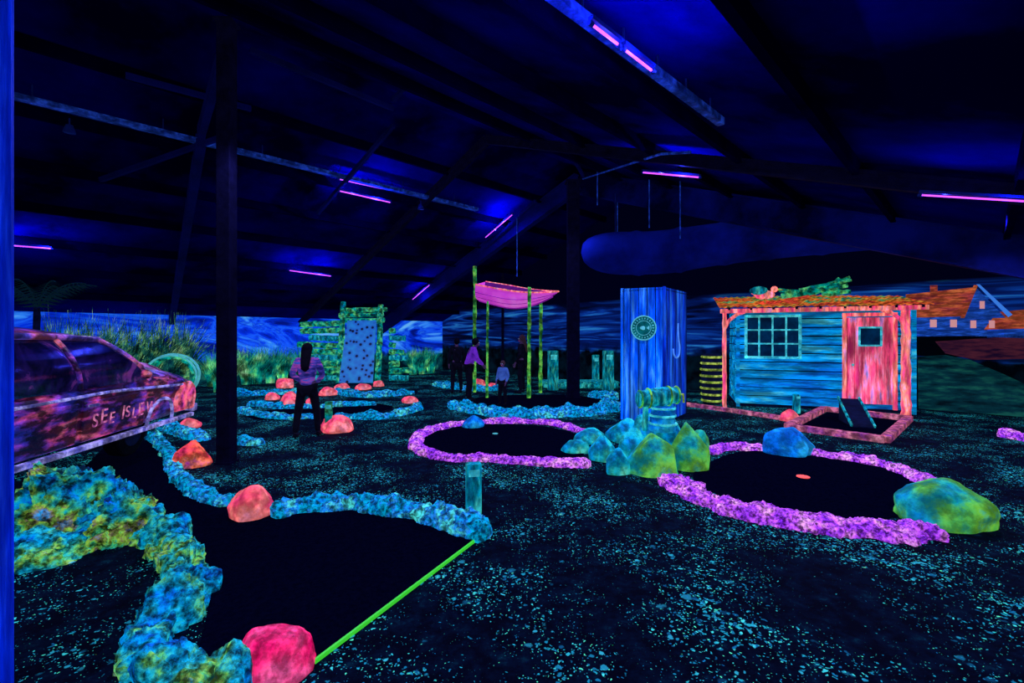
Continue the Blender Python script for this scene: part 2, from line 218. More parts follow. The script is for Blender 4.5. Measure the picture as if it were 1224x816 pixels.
# ---------------------------------------------------------------- mesh helpers
class MB:
    def __init__(s): s.v = []; s.f = []; s.m = []; s.mats = []
    def mi(s, mat):
        if mat not in s.mats: s.mats.append(mat)
        return s.mats.index(mat)
    def add(s, vs, fs, mat):
        o = len(s.v); s.v += [Vector(v) for v in vs]; k = s.mi(mat)
        for f in fs: s.f.append([i + o for i in f]); s.m.append(k)
        return s
    def box(s, c, size, mat, rot=None):
        c = Vector(c); h = Vector(size) / 2
        R = Euler(rot).to_matrix() if rot else Matrix.Identity(3)
        vs = []
        for x in (-1, 1):
            for y in (-1, 1):
                for z in (-1, 1): vs.append(c + R @ Vector((x * h.x, y * h.y, z * h.z)))
        return s.add(vs, [(0, 1, 3, 2), (4, 6, 7, 5), (0, 4, 5, 1), (2, 3, 7, 6), (0, 2, 6, 4), (1, 5, 7, 3)], mat)
    def beam(s, p1, p2, w, h, mat):
        p1 = Vector(p1); p2 = Vector(p2); d = (p2 - p1).normalized()
        up = Vector((0, 0, 1)) if abs(d.z) < 0.95 else Vector((0, 1, 0))
        sd = d.cross(up).normalized(); u = sd.cross(d).normalized()
        vs = [p + sd * a * w / 2 + u * b * h / 2 for p in (p1, p2) for a, b in ((-1, -1), (1, -1), (1, 1), (-1, 1))]
        return s.add(vs, [(3, 2, 1, 0), (4, 5, 6, 7), (0, 1, 5, 4), (1, 2, 6, 5), (2, 3, 7, 6), (3, 0, 4, 7)], mat)
    def cyl(s, p1, p2, r1, mat, r2=None, n=12, wob=0.0, rings=1, cap=True):
        p1 = Vector(p1); p2 = Vector(p2); r2 = r1 if r2 is None else r2
        d = (p2 - p1).normalized(); a = d.orthogonal().normalized(); b = d.cross(a)
        vs = []
        for j in range(rings + 1):
            t = j / rings; c = p1.lerp(p2, t); r = r1 + (r2 - r1) * t
            for i in range(n):
                an = 2 * math.pi * i / n; dr = a * math.cos(an) + b * math.sin(an)
                q = c + dr * r
                if wob: q += dr * r * wob * noise.noise(q * 6)
                vs.append(q)
        fs = []
        for j in range(rings):
            for i in range(n):
                k = (i + 1) % n; fs.append((j * n + i, j * n + k, (j + 1) * n + k, (j + 1) * n + i))
        if cap: fs.append(tuple(range(n))[::-1]); fs.append(tuple(rings * n + i for i in range(n)))
        return s.add(vs, fs, mat)
    def tubepath(s, pts, r, mat, n=8):
        pts = [Vector(p) for p in pts]; closed = (pts[0] - pts[-1]).length < 1e-5
        if closed: pts = pts[:-1]
        N = len(pts); vs = []; ref = None
        for i, p in enumerate(pts):
            a = pts[(i - 1) % N] if (closed or i > 0) else p; b = pts[(i + 1) % N] if (closed or i < N - 1) else p
            d = (b - a).normalized()
            if ref is None: ref = d.orthogonal().normalized()
            ref = (ref - d * ref.dot(d)).normalized(); w = d.cross(ref)
            for k in range(n):
                an = 2 * math.pi * k / n; vs.append(p + (ref * math.cos(an) + w * math.sin(an)) * r)
        fs = []
        for i in range(N if closed else N - 1):
            j = (i + 1) % N
            for k in range(n): fs.append((i * n + k, i * n + (k + 1) % n, j * n + (k + 1) % n, j * n + k))
        if not closed: fs.append(tuple(range(n))[::-1]); fs.append(tuple((N - 1) * n + k for k in range(n)))
        return s.add(vs, fs, mat)
    def sphere(s, c, r, mat, n=12, sc=(1, 1, 1)):
        c = Vector(c); vs = []; fs = []; m = n // 2
        for j in range(m + 1):
            ph = math.pi * j / m
            for i in range(n):
                an = 2 * math.pi * i / n
                vs.append(c + Vector((math.sin(ph) * math.cos(an) * sc[0], math.sin(ph) * math.sin(an) * sc[1], math.cos(ph) * sc[2])) * r)
        for j in range(m):
            for i in range(n):
                k = (i + 1) % n; fs.append((j * n + i, (j + 1) * n + i, (j + 1) * n + k, j * n + k))
        return s.add(vs, fs, mat)
    def obj(s, name, parent=None, label=None, cat=None, smooth=False, local=False, bevel=0, kind=None, group=None, bseg=2):
        vs = s.v
        if parent is None and not local:
            o = Vector((sum(v.x for v in vs) / len(vs), sum(v.y for v in vs) / len(vs), min(v.z for v in vs)))
        else: o = Vector((0, 0, 0))
        me = bpy.data.meshes.new(name); me.from_pydata([v - o for v in vs], [], s.f)
        for mt in s.mats: me.materials.append(mt)
        me.polygons.foreach_set('material_index', s.m)
        if smooth: me.polygons.foreach_set('use_smooth', [True] * len(s.f))
        bm = bmesh.new(); bm.from_mesh(me); bmesh.ops.remove_doubles(bm, verts=bm.verts, dist=1e-5)
        bmesh.ops.recalc_face_normals(bm, faces=bm.faces); bm.to_mesh(me); bm.free()
        ob = bpy.data.objects.new(name, me); ob.location = o; C.objects.link(ob)
        if parent: ob.parent = parent
        if label: ob['label'] = label
        if cat: ob['category'] = cat
        if kind: ob['kind'] = kind
        if group: ob['group'] = group
        if bevel:
            bv = ob.modifiers.new('bevel', 'BEVEL'); bv.width = bevel; bv.segments = bseg; bv.limit_method = 'ANGLE'
        return ob
def root(name, loc, rz=0, label='', cat='', group=None, rot=None):
    e = bpy.data.objects.new(name, None); e.location = loc; e.rotation_euler = rot if rot else (0, 0, rz)
    e.empty_display_size = 0.2; C.objects.link(e); e['label'] = label; e['category'] = cat
    if group: e['group'] = group
    return e
def sub(name, parent, loc=(0, 0, 0)):
    e = bpy.data.objects.new(name, None); C.objects.link(e); e.parent = parent; e.location = loc; return e
def catmull(pts, step, closed=False):
    P = [Vector(p) for p in pts]; n = len(P); out = []
    segs = n if closed else n - 1
    for i in range(segs):
        g = (lambda k: P[k % n]) if closed else (lambda k: P[max(0, min(n - 1, k))])
        p0, p1, p2, p3 = g(i - 1), g(i), g(i + 1), g(i + 2)
        L = max(2, int((p2 - p1).length / step))
        for j in range(L):
            t = j / L
            out.append(0.5 * ((2 * p1) + (-p0 + p2) * t + (2 * p0 - 5 * p1 + 4 * p2 - p3) * t * t + (-p0 + 3 * p1 - 3 * p2 + p3) * t ** 3))
    if not closed: out.append(P[-1].copy())
    return out
def vor(p): return noise.voronoi(p)[0][0]
def chisel(p, k):
    """stepped cell value: gives flat chiselled faces with sharp breaks"""
    d, pts = noise.voronoi(p * k); q = pts[0]
    nv = Vector((noise.cell(q * 3.1), noise.cell(q * 3.1 + Vector((9, 0, 0))), noise.cell(q * 3.1 + Vector((0, 9, 0)))))
    return (p * k - q).dot(nv) * 0.9
def border(pts, w, h, mat, label, step=0.03, rough=0.3, name='rock_edging', cat='rock edging', seed=0, group=None, closed=False, cob=6.0, var=1.0, ch=0.5):
    path = catmull([S(*p) if len(p) == 2 else Vector(p) for p in pts], step, closed)
    n = 23; vs = []; fs = []; N = len(path)
    for i, p in enumerate(path):
        t = (path[min(i + 1, N - 1)] - path[max(i - 1, 0)]); t.z = 0; t.normalize()
        sd = Vector((t.y, -t.x, 0))
        e = 1.0
        if not closed: e = min(1, (min(i, N - 1 - i) * step + 0.02) / (w * 0.5)) ** 0.5
        wl = 1 + 0.3 * var * noise.noise(Vector((p.x * 2.2, p.y * 2.2, seed)))
        hl = 1 + 0.5 * var * noise.noise(Vector((p.x * 2.8, p.y * 2.8, seed + 5)))
        for k in range(n):
            an = math.pi * k / (n - 1); c, z = math.cos(an), math.sin(an)
            base = p + sd * c * w / 2 * wl + Vector((0, 0, z * h))
            f = 1 + rough * noise.noise(base * 4.5 + Vector((seed, 0, 0))) + rough * ch * chisel(base, cob) + rough * 0.6 * (0.42 - vor(base * cob)) + rough * 0.5 * (0.4 - vor(base * cob * 2.7)) + rough * 0.3 * noise.noise(base * 40)
            f = max(.5, min(1.5, f))
            q = p + sd * c * w / 2 * wl * f * e + Vector((0, 0, max(0.0, z ** 0.65 * h * hl * f * (0.4 + 0.6 * e))))
            if k in (0, n - 1): q.z = 0
            vs.append(q)
    for i in range(N - 1 if not closed else N):
        for k in range(n - 1):
            a = i * n + k; b2 = ((i + 1) % N) * n + k
            fs.append((a, a + 1, b2 + 1, b2))
    if not closed: fs.append(tuple(range(n))); fs.append(tuple((N - 1) * n + k for k in range(n))[::-1])
    mb = MB(); mb.add(vs, fs, mat)
    return mb.obj(name, label=label, cat=cat, smooth=True, group=group)
def boulder(x, y, rx, ry, rz, mat, label, z0=0.0, seed=0, name='boulder', sub_=4, rough=0.16, group=None, lump=0, facets=6, cut=0.8):
    bm = bmesh.new(); bmesh.ops.create_icosphere(bm, subdivisions=sub_, radius=1)
    rnd = random.Random(seed * 17 + 3)
    pl = []
    for _ in range(facets):
        nv = Vector((rnd.uniform(-1, 1), rnd.uniform(-1, 1), rnd.uniform(-0.2, 1))).normalized(); pl.append((nv, rnd.uniform(0.68, 0.9)))
    for v in bm.verts:
        d = v.co.copy()
        f = 1 + rough * noise.noise(d * 1.3 + Vector((seed * 3.1, seed, 0))) + rough * 0.5 * noise.noise(d * 2.6 + Vector((seed, 0, 9)))
        q = d * f
        for nv, dd in pl:
            s_ = q.dot(nv)
            if s_ > dd: q -= nv * (s_ - dd) * cut
        q *= 1 + 0.025 * noise.noise(d * 7) + 0.012 * noise.noise(d * 18)
        if lump: q *= 1 + lump * .5 * chisel(d + Vector((seed, 0, 0)), 2.2) + lump * .6 * (0.42 - vor(d * 2.3 + Vector((seed, 0, 0)))) + lump * .4 * (0.4 - vor(d * 6)) + lump * .2 * noise.noise(d * 16)
        q = Vector((q.x * rx, q.y * ry, q.z * rz)) * 1.02
        if q.z < -0.25 * rz: q.z = -0.25 * rz + (q.z + 0.25 * rz) * 0.02
        v.co = q
    zm = min(v.co.z for v in bm.verts)
    for v in bm.verts: v.co.z -= zm
    me = bpy.data.meshes.new(name); bm.to_mesh(me); bm.free(); me.materials.append(mat)
    me.polygons.foreach_set('use_smooth', [True] * len(me.polygons))
    ob = bpy.data.objects.new(name, me); ob.location = (x, y, z0); C.objects.link(ob)
    ob['label'] = label; ob['category'] = 'rock'
    if group: ob['group'] = group
    return ob
def brock(px, pyb, wpx, hpx, mat, label, seed, group=None, z0=0.0, facets=6, cut=0.8):
    p = S(px, pyb); sc_ = p.y / F; rx = wpx * sc_ / 2; ry = rx * 0.85
    return boulder(p.x * (1 + ry * .8 / p.y), p.y + ry * 0.8, rx, ry, hpx * sc_ / 1.28, mat, label, seed=seed, group=group, z0=z0, facets=facets, cut=cut)

# ---------------------------------------------------------------- structure
def struct(mb, name, **k): return mb.obj(name, local=True, kind='structure', **k)
mb = MB(); mb.add([(-22, -3, 0), (22, -3, 0), (22, 32, 0), (-22, 32, 0)], [(0, 1, 2, 3)], M['floor']); struct(mb, 'floor')
a0, a1 = -8, 15; cl, cr_, cR = -28.6, -12.0, 4.6; zr = 2.5 + SL * 16.6
mb = MB()
mb.add([AB(a0, cl, 2.5), AB(a1, cl, 2.5), AB(a1, cr_, zr), AB(a0, cr_, zr)], [(0, 1, 2, 3)], M['ceil'])
mb.add([AB(a0, cr_, zr), AB(a1, cr_, zr), AB(a1, cR, 2.5), AB(a0, cR, 2.5)], [(0, 1, 2, 3)], M['ceil'])
struct(mb, 'ceiling')
mb = MB(); mb.add([AB(a0, cl, 0), AB(a1, cl, 0), AB(a1, cl, 2.5), AB(a0, cl, 2.5)], [(0, 1, 2, 3)], M['mural']); struct(mb, 'wall_north')
mb = MB(); mb.add([AB(a1, cl, 0), AB(a1, cR, 0), AB(a1, cR, 2.5), AB(a1, cr_, zr), AB(a1, cl, 2.5)], [(0, 1, 2, 3, 4)], M['muralg']); struct(mb, 'wall_east')
tn = 0
for side in (0, 1):
    for i in range(1, 8):
        c = (cl if side == 0 else cr_) + i * 2.07
        z = (2.5 + SL * (c - cl)) if side == 0 else (2.5 + SL * (cR - c))
        mb = MB(); mb.beam(AB(a0, c, z - 0.1), AB(a1 - 0.05, c, z - 0.1), 0.08, 0.2, M['purlin']); tn += 1; struct(mb, 'trim_%d' % tn)
def rafter(a, mats, w=0.22, hs=(0.42, 0.42)):
    global tn
    for q, h, mat in zip(((cl + 0.1, 2.5, cr_, zr), (cR, 2.5, cr_, zr)), hs, mats):
        if not h: continue
        mb = MB(); P1 = AB(a, q[0], q[1] - h / 2 - 0.15); P2 = AB(a, q[2], q[3] - h / 2 - 0.15)
        d = (P2 - P1).normalized(); sd = d.cross(Vector((0, 0, 1))).normalized(); u = sd.cross(d)
        mb.beam(P1, P2, 0.05, h, mat); mb.beam(P1 + u * h / 2, P2 + u * h / 2, w, 0.04, mat); mb.beam(P1 - u * h / 2, P2 - u * h / 2, w, 0.04, mat)
        tn += 1; struct(mb, 'trim_%d' % tn)
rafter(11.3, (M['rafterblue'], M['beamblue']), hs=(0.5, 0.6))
rafter(7.6, (M['steel'], M['steel']), w=0.12, hs=(0.2, 0.16))
mb = MB(); mb.beam((-12, 16.55, 2.3), (-6.1, 9.2, 5.6), 0.16, 0.3, M['rafterblue']); tn += 1; struct(mb, 'trim_%d' % tn)
mb = MB(); mb.beam((-6.1, 9.2, 5.75), (-3.97, 6.6, 6.1), 0.12, 0.25, M['rafterblue']); tn += 1; struct(mb, 'trim_%d' % tn)
for (u1, v1, u2_, v2) in ((120, 215, 262, 165), (470, 120, 520, 60), (300, 60, 470, 130), (545, 330, 640, 240), (640, 110, 700, 215), (380, 255, 470, 150), (150, 90, 300, 130)):
    mb = MB(); mb.beam(roofL(u1, v1, 0.35), roofL(u2_, v2, 0.35), 0.07, 0.09, M['rafterblue']); tn += 1; struct(mb, 'trim_%d' % tn)

def column(px, pyb, w, top, label, mat):
    p = S(px, pyb); r = root('steel_column', p, 0, label, 'column')
    mb = MB(); mb.box((0, 0, top / 2), (w, w, top), mat); mb.obj('shaft', r, bevel=0.01)
    mb = MB(); mb.box((0, 0, 0.015), (w * 1.2, w * 1.2, 0.03), mat); mb.obj('base_plate', r)
    mb = MB(); mb.box((0, 0, top - 0.02), (w * 1.3, w * 1.3, 0.04), mat); mb.obj('cap_plate', r)
column(271, 553, 0.19, 6.2, 'tall black square steel column beside the putting lane', M['steel'])
column(685, 475, 0.34, 6.2, 'black steel column supporting the roof ridge', M['steel'])
column(740, 452, 0.14, 5.0, 'slim black steel post behind the blue booth', M['steel'])
column(601, 450, 0.12, 5.0, 'slim black post beside the raised boat', M['steel'])
column(702, 452, 0.12, 3.6, 'slim black post near the coast mural', M['steel'])
r = root('wooden_post', (-2.38, 2.0, 0), 0, 'broad blue-painted timber post close to the lane', 'post')
mb = MB(); mb.box((0, 0, 1.7), (0.34, 0.2, 3.4), M['postblue']); mb.obj('shaft', r, bevel=0.03)
mb = MB(); mb.box((0, 0, 0.06), (0.42, 0.28, 0.12), M['postblue']); mb.obj('base', r, bevel=0.01)

def tray(p1, p2, label, w=0.16):
    d = (p2 - p1).normalized(); sd = d.cross(Vector((0, 0, 1))).normalized()
    mid = (p1 + p2) / 2
    r = root('cable_tray', mid, 0, label, 'cable tray')
    mb = MB(); q = [(-w / 2, .08), (-w / 2, 0), (w / 2, 0), (w / 2, .08), (w / 2 - .012, .08), (w / 2 - .012, .012), (-w / 2 + .012, .012), (-w / 2 + .012, .08)]
    vs = [p - mid + sd * a + Vector((0, 0, b)) for p in (p1, p2) for a, b in q]
    mb.add(vs, [tuple(range(8)), tuple(range(8, 16))[::-1]] + [(i, (i + 1) % 8, 8 + (i + 1) % 8, 8 + i) for i in range(8)], M['tray']); mb.obj('channel', r)
    for i in range(6):
        q = p1.lerp(p2, (i + 0.5) / 6) - mid
        mb = MB(); mb.cyl(q, q + Vector((0, 0, 0.3)), 0.01, M['steelblue'], n=6); mb.obj('hanger_rod', r)
tray(roofL(-60, 99, 0.3), roofL(570, 252, 0.3), 'long blue-lit metal cable tray under the sloping ceiling')
tray(roofR(600, -45, 0.22), roofR(862, 150, 0.22), 'blue-lit metal cable tray carrying a violet tube lamp', 0.08)

lamp_g = 'violet tube lamps under the roof'
def lamp(p1, p2, mat=None, e=30, lcol=(0.03, 0.05, 1.0), tr=0.014):
    mat = mat or M['tube']; mid = (p1 + p2) / 2; a = p1 - mid; b = p2 - mid
    r = root('tube_lamp', mid, 0, 'slim violet blacklight tube fixed under the ceiling', 'lamp', group=lamp_g)
    d = (b - a).normalized()
    mb = MB(); mb.cyl(a, b, tr, mat, n=10); mb.obj('tube', r, smooth=True)
    mb = MB(); mb.beam(a + Vector((0, 0, 0.04)), b + Vector((0, 0, 0.04)), 0.045, 0.03, M['steelblue']); mb.obj('housing', r)
    for q in (a, b):
        mb = MB(); mb.cyl(q - d * 0.02, q + d * 0.02, 0.02, M['steelblue'], n=10); mb.obj('end_cap', r)
    if not e: return
    sd = d.cross(Vector((0, 0, 1))).normalized()
    for s in (-1, 1):
        ld = bpy.data.lights.new('uv_glow', 'POINT'); ld.energy = e; ld.color = lcol; ld.shadow_soft_size = 0.01
        lo = bpy.data.objects.new('uv_glow', ld); lo.location = mid + d * s * 0.3 + sd * s * 0.1 + Vector((0, 0, -0.02)); C.objects.link(lo)
lamp(roofR(706, 28, 0.42), roofR(740, 54, 0.42), M['pinktube'], 14, tr=0.01)
lamp(roofR(745, 58, 0.42), roofR(780, 85, 0.42), M['pinktube'], 14, tr=0.01)
lamp(roofR(768, 206, 0.45), roofR(837, 212, 0.45), e=24)
lamp(roofR(1100, 233, 0.45), roofR(1235, 241, 0.45), e=6, tr=0.01)
lamp(roofL(405, 228, 0.55), roofL(467, 242, 0.55), e=40)
lamp(roofL(405, 214, 0.2), roofL(465, 227, 0.2), e=3)
lamp(roofL(345, 323, 0.45), roofL(396, 330, 0.45), e=42)
lamp(roofL(10, 293, 0.45), roofL(62, 297, 0.45), e=22)
lamp(roofL(580, 284, 0.5), roofL(613, 256, 0.5), e=40)
lamp(roofL(493, 358, 0.45), roofL(514, 340, 0.45), e=25)
for (px, py, f) in ((83, 155, roofL), (503, 248, roofL)):
    p = f(px, py, 0.4); r = root('spotlight', p, 0, 'small dark ceiling spotlight can below the cable tray', 'spotlight', group='small ceiling spotlights')
    mb = MB(); mb.cyl((0, 0, -0.05), (0, 0, 0.08), 0.09, M['steelblue'], 0.05, n=14); mb.obj('shade', r, smooth=True)
    mb = MB(); mb.cyl((0, 0, 0.08), (0, 0, 0.2), 0.012, M['steelblue'], n=8); mb.obj('stem', r)
mb = MB(); mb.tubepath([roofR(640, 232, 0.3), roofR(690, 216, 0.3), roofR(790, 184, 0.3), roofR(825, 182, 0.3)], 0.02, M['tray']); mb.obj('ceiling_pipe', label='thin blue-lit pipe running under the roof', cat='pipe')
for px, y0, y1, Y in ((776, 180, 272, 12.0), (714, 150, 245, 12.5), (618, 260, 330, 14), (738, 190, 300, 13.6), (813, 205, 285, 11.6)):
    x = XD(px, Y); mb = MB(); mb.cyl((x, Y, ZD(y1, Y)), (x, Y, ZD(y0, Y)), 0.016, M['tray'], n=8)
    mb.obj('hanger_rod', label='thin metal rod hanging down from the roof', cat='rod', group='hanging roof rods')
r = root('ventilation_duct', (XD(696, 12.8), 12.8, ZD(302, 12.8)), 0, 'long bulky dark blue ventilation duct hanging below the roof', 'duct')
mb = MB(); n = 24; vs = []; fs = []
ctr = catmull([(0, 0, 0), (0.9, 0, -0.02), (2.2, -0.1, 0.0), (3.7, -0.9, 0.1), (6.0, -2.4, 0.05), (8.8, -4.6, -0.1)], 0.15)
for j, c in enumerate(ctr):
    t = j / (len(ctr) - 1); e = min(1, t * 9, (1 - t) * 30); rr = (0.68 - 0.2 * min(1, max(0, t - 0.25) * 2.5)) * max(0.02, 1 - (1 - e) ** 2) ** 0.5
    if j % 7 == 3 and 0.1 < t < .95: rr *= 1.06
    for i in range(n):
        an = 2 * math.pi * i / n; vs.append(c + Vector((math.cos(an) * rr * .45, math.cos(an) * rr * .9, math.sin(an) * rr * 0.85)))
for j in range(len(ctr) - 1):
    for i in range(n): fs.append((j * n + i, j * n + (i + 1) % n, (j + 1) * n + (i + 1) % n, (j + 1) * n + i))
fs += [tuple(range(n))[::-1], tuple((len(ctr) - 1) * n + i for i in range(n))]
mb.add(vs, fs, M['duct']); mb.obj('duct_body', r, smooth=True)
for x, y, z in ((0.9, 0, 0.5), (2.6, -0.2, 0.5)):
    mb = MB(); mb.cyl((x, y, z), (x, y, z + 1.1), 0.012, M['steelblue'], n=8); mb.obj('hanger', r)

# ---------------------------------------------------------------- felts
def felt(pix, label, z=0.012, smooth=True):
    pts = [S(*p) for p in pix]
    if smooth: pts = catmull(pts, 0.15, True)
    mb = MB(); n = len(pts)
    mb.add([p + Vector((0, 0, z)) for p in pts] + [p.copy() for p in pts], [tuple(range(n))] + [(i, (i + 1) % n, n + (i + 1) % n, n + i) for i in range(n)], M['felt'])
    return mb.obj('putting_green', label=label, cat='putting green')
felt([(100, 560), (130, 530), (160, 522), (190, 528), (208, 548), (218, 582), (250, 598), (285, 612), (330, 614), (400, 604), (470, 610), (530, 622), (572, 644), (376, 792), (340, 815), (280, 830), (235, 790), (245, 745), (255, 700), (230, 665), (170, 625), (110, 595)], 'long black felt putting lane edged with painted rock', smooth=False)
felt([(505, 526), (530, 514), (580, 508), (640, 509), (685, 518), (700, 535), (690, 546), (640, 547), (570, 543), (520, 538)], 'oval black felt green ringed by purple rock')
felt([(850, 552), (890, 540), (960, 541), (1030, 551), (1085, 566), (1100, 585), (1090, 610), (1040, 622), (960, 615), (880, 598), (835, 580), (830, 565)], 'round black felt green with an orange hole marker')
felt([(300, 500), (350, 502), (400, 500), (440, 494), (470, 487), (440, 482), (380, 486), (310, 492)], 'small black felt green ringed by blue rock')
felt([(560, 478), (610, 488), (680, 487), (725, 482), (700, 474), (620, 472)], 'small black felt green where players stand')
p1 = S(571, 645); p2 = S(376, 793)
mb = MB(); mb.beam(p1 + Vector((0, 0, 0.012)), p2 + Vector((0, 0, 0.012)), 0.015, 0.024, M['greenline']); mb.obj('lane_batten', label='thin straight fluorescent green batten ending the lane', cat='batten')
for px, py, rr in ((960, 571, 0.075), (592, 519, 0.05)):
    p = S(px, py); mb = MB(); mb.cyl((p.x, p.y, 0.013), (p.x, p.y, 0.02), rr, M['orangedisc'] if rr > .06 else M['signrim'], n=24)
    mb.obj('hole_marker', label='flat round fluorescent marker around the putting hole', cat='hole marker')

# ---------------------------------------------------------------- rock edgings
border([(112, 585), (140, 606), (172, 634), (205, 660), (226, 690), (218, 722), (190, 755), (172, 782), (196, 812), (248, 834), (290, 850)], 0.31, 0.2, M['tealgreen'], 'thick knobbly rock edging in turquoise and yellow-green', 0.018, 0.45, seed=2, cob=6, ch=1.0)
border([(184, 524), (202, 545), (212, 572), (236, 590), (272, 606)], 0.19, 0.12, M['teal'], 'turquoise rock edging along the lane beside the black column', 0.025, 0.42, seed=3, cob=8, ch=.9)
border([(326, 620), (350, 613), (400, 607), (460, 612), (520, 624), (560, 638), (586, 642)], 0.25, 0.15, M['teal'], 'turquoise blue rock edging curving to a wooden post', 0.02, 0.45, seed=4, cob=8, ch=.9)
border([(706, 520), (660, 507), (600, 505), (540, 509), (505, 520), (498, 534), (530, 548), (590, 550), (650, 555), (706, 556)], 0.24, 0.085, M['purple'], 'purple rock edging looping around the oval green', 0.025, 0.45, seed=5, cob=10, var=.5, ch=.7)
border([(846, 542), (870, 537), (914, 538)], 0.22, 0.09, M['purple'], 'short purple rock edging beside the blue boulder', 0.03, 0.45, seed=6, cob=10, var=.4)
border([(966, 543), (1010, 549), (1060, 559), (1095, 572), (1112, 586)], 0.22, 0.1, M['purple'], 'purple rock edging behind the round green', 0.025, 0.45, seed=7, cob=10, var=.5, ch=.7)
border([(798, 574), (835, 596), (885, 613), (950, 627), (1020, 636), (1075, 640), (1118, 637)], 0.34, 0.11, M['purple'], 'broad purple rock edging in front of the round green', 0.02, 0.46, seed=8, cob=9, var=.5, ch=.7)
border([(1196, 520), (1225, 526), (1262, 533)], 0.3, 0.16, M['purple'], 'purple rock edging of a neighbouring green', 0.05, 0.4, seed=9)
bl = 'low blue rock edging of a distant lane'
for i, (pts, w, h) in enumerate([
    ([(195, 512), (225, 521), (244, 527)], 0.3, 0.14), ([(288, 529), (312, 532)], 0.3, 0.13), ([(286, 492), (330, 500), (380, 500)], 0.28, 0.13),
    ([(402, 498), (450, 500), (492, 492), (500, 486)], 0.28, 0.13), ([(300, 484), (345, 488), (400, 486), (450, 484)], 0.28, 0.11),
    ([(540, 486), (590, 496), (650, 498), (705, 495), (738, 488)], 0.42, 0.2), ([(520, 460), (560, 466), (600, 466)], 0.4, 0.16),
    ([(704, 474), (738, 478)], 0.35, 0.18), ([(280, 473), (330, 471), (380, 470)], 0.4, 0.16), ([(392, 469), (440, 474), (495, 470)], 0.4, 0.14)]):
    border(pts, w, h, M['teal'], bl, 0.05, 0.45, seed=20 + i, group='distant blue rock edgings')
boulder(-4.08, 4.3, 0.5, 0.45, 0.52, M['cliff'], 'large craggy rock mound in blue and yellow-green', seed=3, rough=0.3, sub_=6, lump=0.4, facets=16, cut=.9)
boulder(-3.5, 4.2, 0.28, 0.36, 0.36, M['cliff'], 'craggy yellow-green rock shoulder beside the mound', seed=11, rough=0.3, sub_=6, lump=0.4, facets=14, cut=.9)
boulder(-3.8, 3.78, 0.34, 0.28, 0.2, M['tealgreen'], 'low craggy rock spur below the mound', seed=14, rough=0.3, sub_=5, lump=0.4, facets=14, cut=.9)
brock(299, 623, 52, 40, M['pink_rock'], 'fluorescent salmon-pink boulder breaking the rock edging', 1, facets=9)
brock(229, 560, 46, 30, M['red_rock'], 'orange-red boulder beside the black column', 2, facets=10)
brock(330, 824, 92, 60, M['crimson'], 'crimson pink boulder at the end of the green batten', 3, facets=8)
brock(402, 518, 40, 20, M['pink_rock'], 'pink boulder beside the standing person', 4)
brock(565, 512, 26, 15, M['blue_rock'], 'small blue boulder on the purple edging', 5)
brock(940, 546, 56, 32, M['blue_rock'], 'rounded deep blue boulder on the purple edging', 6, facets=4)
brock(1127, 635, 102, 49, M['green_rock'], 'large smooth green boulder at the round green', 7, facets=4)
brock(944, 504, 22, 13, M['pink_rock'], 'small pink boulder on the timber frame', 8)
for i, (x, y, w, h) in enumerate([(341, 464, 24, 13), (346, 488, 26, 18), (374, 486, 16, 12), (392, 473, 22, 10), (408, 467, 20, 9), (434, 466, 18, 8), (490, 482, 20, 8), (228, 512, 24, 12), (452, 462, 14, 7), (326, 478, 16, 9), (276, 494, 15, 9), (572, 462, 16, 9), (588, 466, 14, 8)]):
    brock(x, y, w, h, M['pink_rock'], 'small fluorescent pink boulder edging a distant lane', 30 + i, group='distant pink boulders')
cl_l = {'aqua_rock': 'angular aqua boulder piled under the wooden winch', 'green_rock': 'angular green boulder piled under the wooden winch'}
for i, (x, y, w, h, m) in enumerate([(688, 543, 36, 18, 'aqua_rock'), (706, 531, 42, 18, 'aqua_rock'), (720, 552, 36, 30, 'aqua_rock'), (746, 530, 48, 28, 'aqua_rock'), (739, 568, 38, 30, 'aqua_rock'), (781, 571, 62, 54, 'green_rock'), (822, 565, 52, 62, 'green_rock'), (800, 545, 44, 50, 'aqua_rock'), (754, 552, 38, 42, 'aqua_rock'), (835, 548, 30, 34, 'green_rock'), (776, 536, 46, 44, 'aqua_rock')]):
    brock(x, y, w, h, M[m], cl_l[m], 50 + i, group='boulders under the winch', facets=16, cut=0.95)
# winch
wp = S(790, 546)
r = root('wooden_winch', (wp.x + 0.0, wp.y + 0.1, 0.42), math.radians(6), 'glowing small barrel windlass resting above the boulder pile', 'winch')
mb = MB(); vs = []; n = 20
def drum(t): return 0.115 + 0.03 * math.sin(math.pi * t)
for j in range(9):
    t = j / 8; rr = drum(t)
    for i in range(n): an = 2 * math.pi * i / n; vs.append((-0.32 + 0.62 * t, rr * math.cos(an), 0.42 + 0.06 * t + rr * math.sin(an)))
mb.add(vs, [(j * n + i, j * n + (i + 1) % n, (j + 1) * n + (i + 1) % n, (j + 1) * n + i) for j in range(8) for i in range(n)] + [tuple(range(n))[::-1], tuple(8 * n + i for i in range(n))], M['tealwood']); mb.obj('barrel_drum', r, smooth=True, label='teal banded drum')
for t in (0.04, 0.25, 0.75, 0.96):
    rr = drum(t) + 0.006
    mb = MB(); mb.tubepath([(-0.32 + 0.62 * t, rr * math.cos(2 * math.pi * (i % 20) / 20), 0.42 + 0.06 * t + rr * math.sin(2 * math.pi * (i % 20) / 20)) for i in range(21)], 0.014, M['limewood'], 6); mb.obj('band', r, smooth=True)
mb = MB(); mb.cyl((0.06, 0, -0.05), (0.06, 0.0, 0.32), 0.2, M['blue_rock'], 0.17, n=18, wob=0.1, rings=6); mb.obj('stump', r, smooth=True)
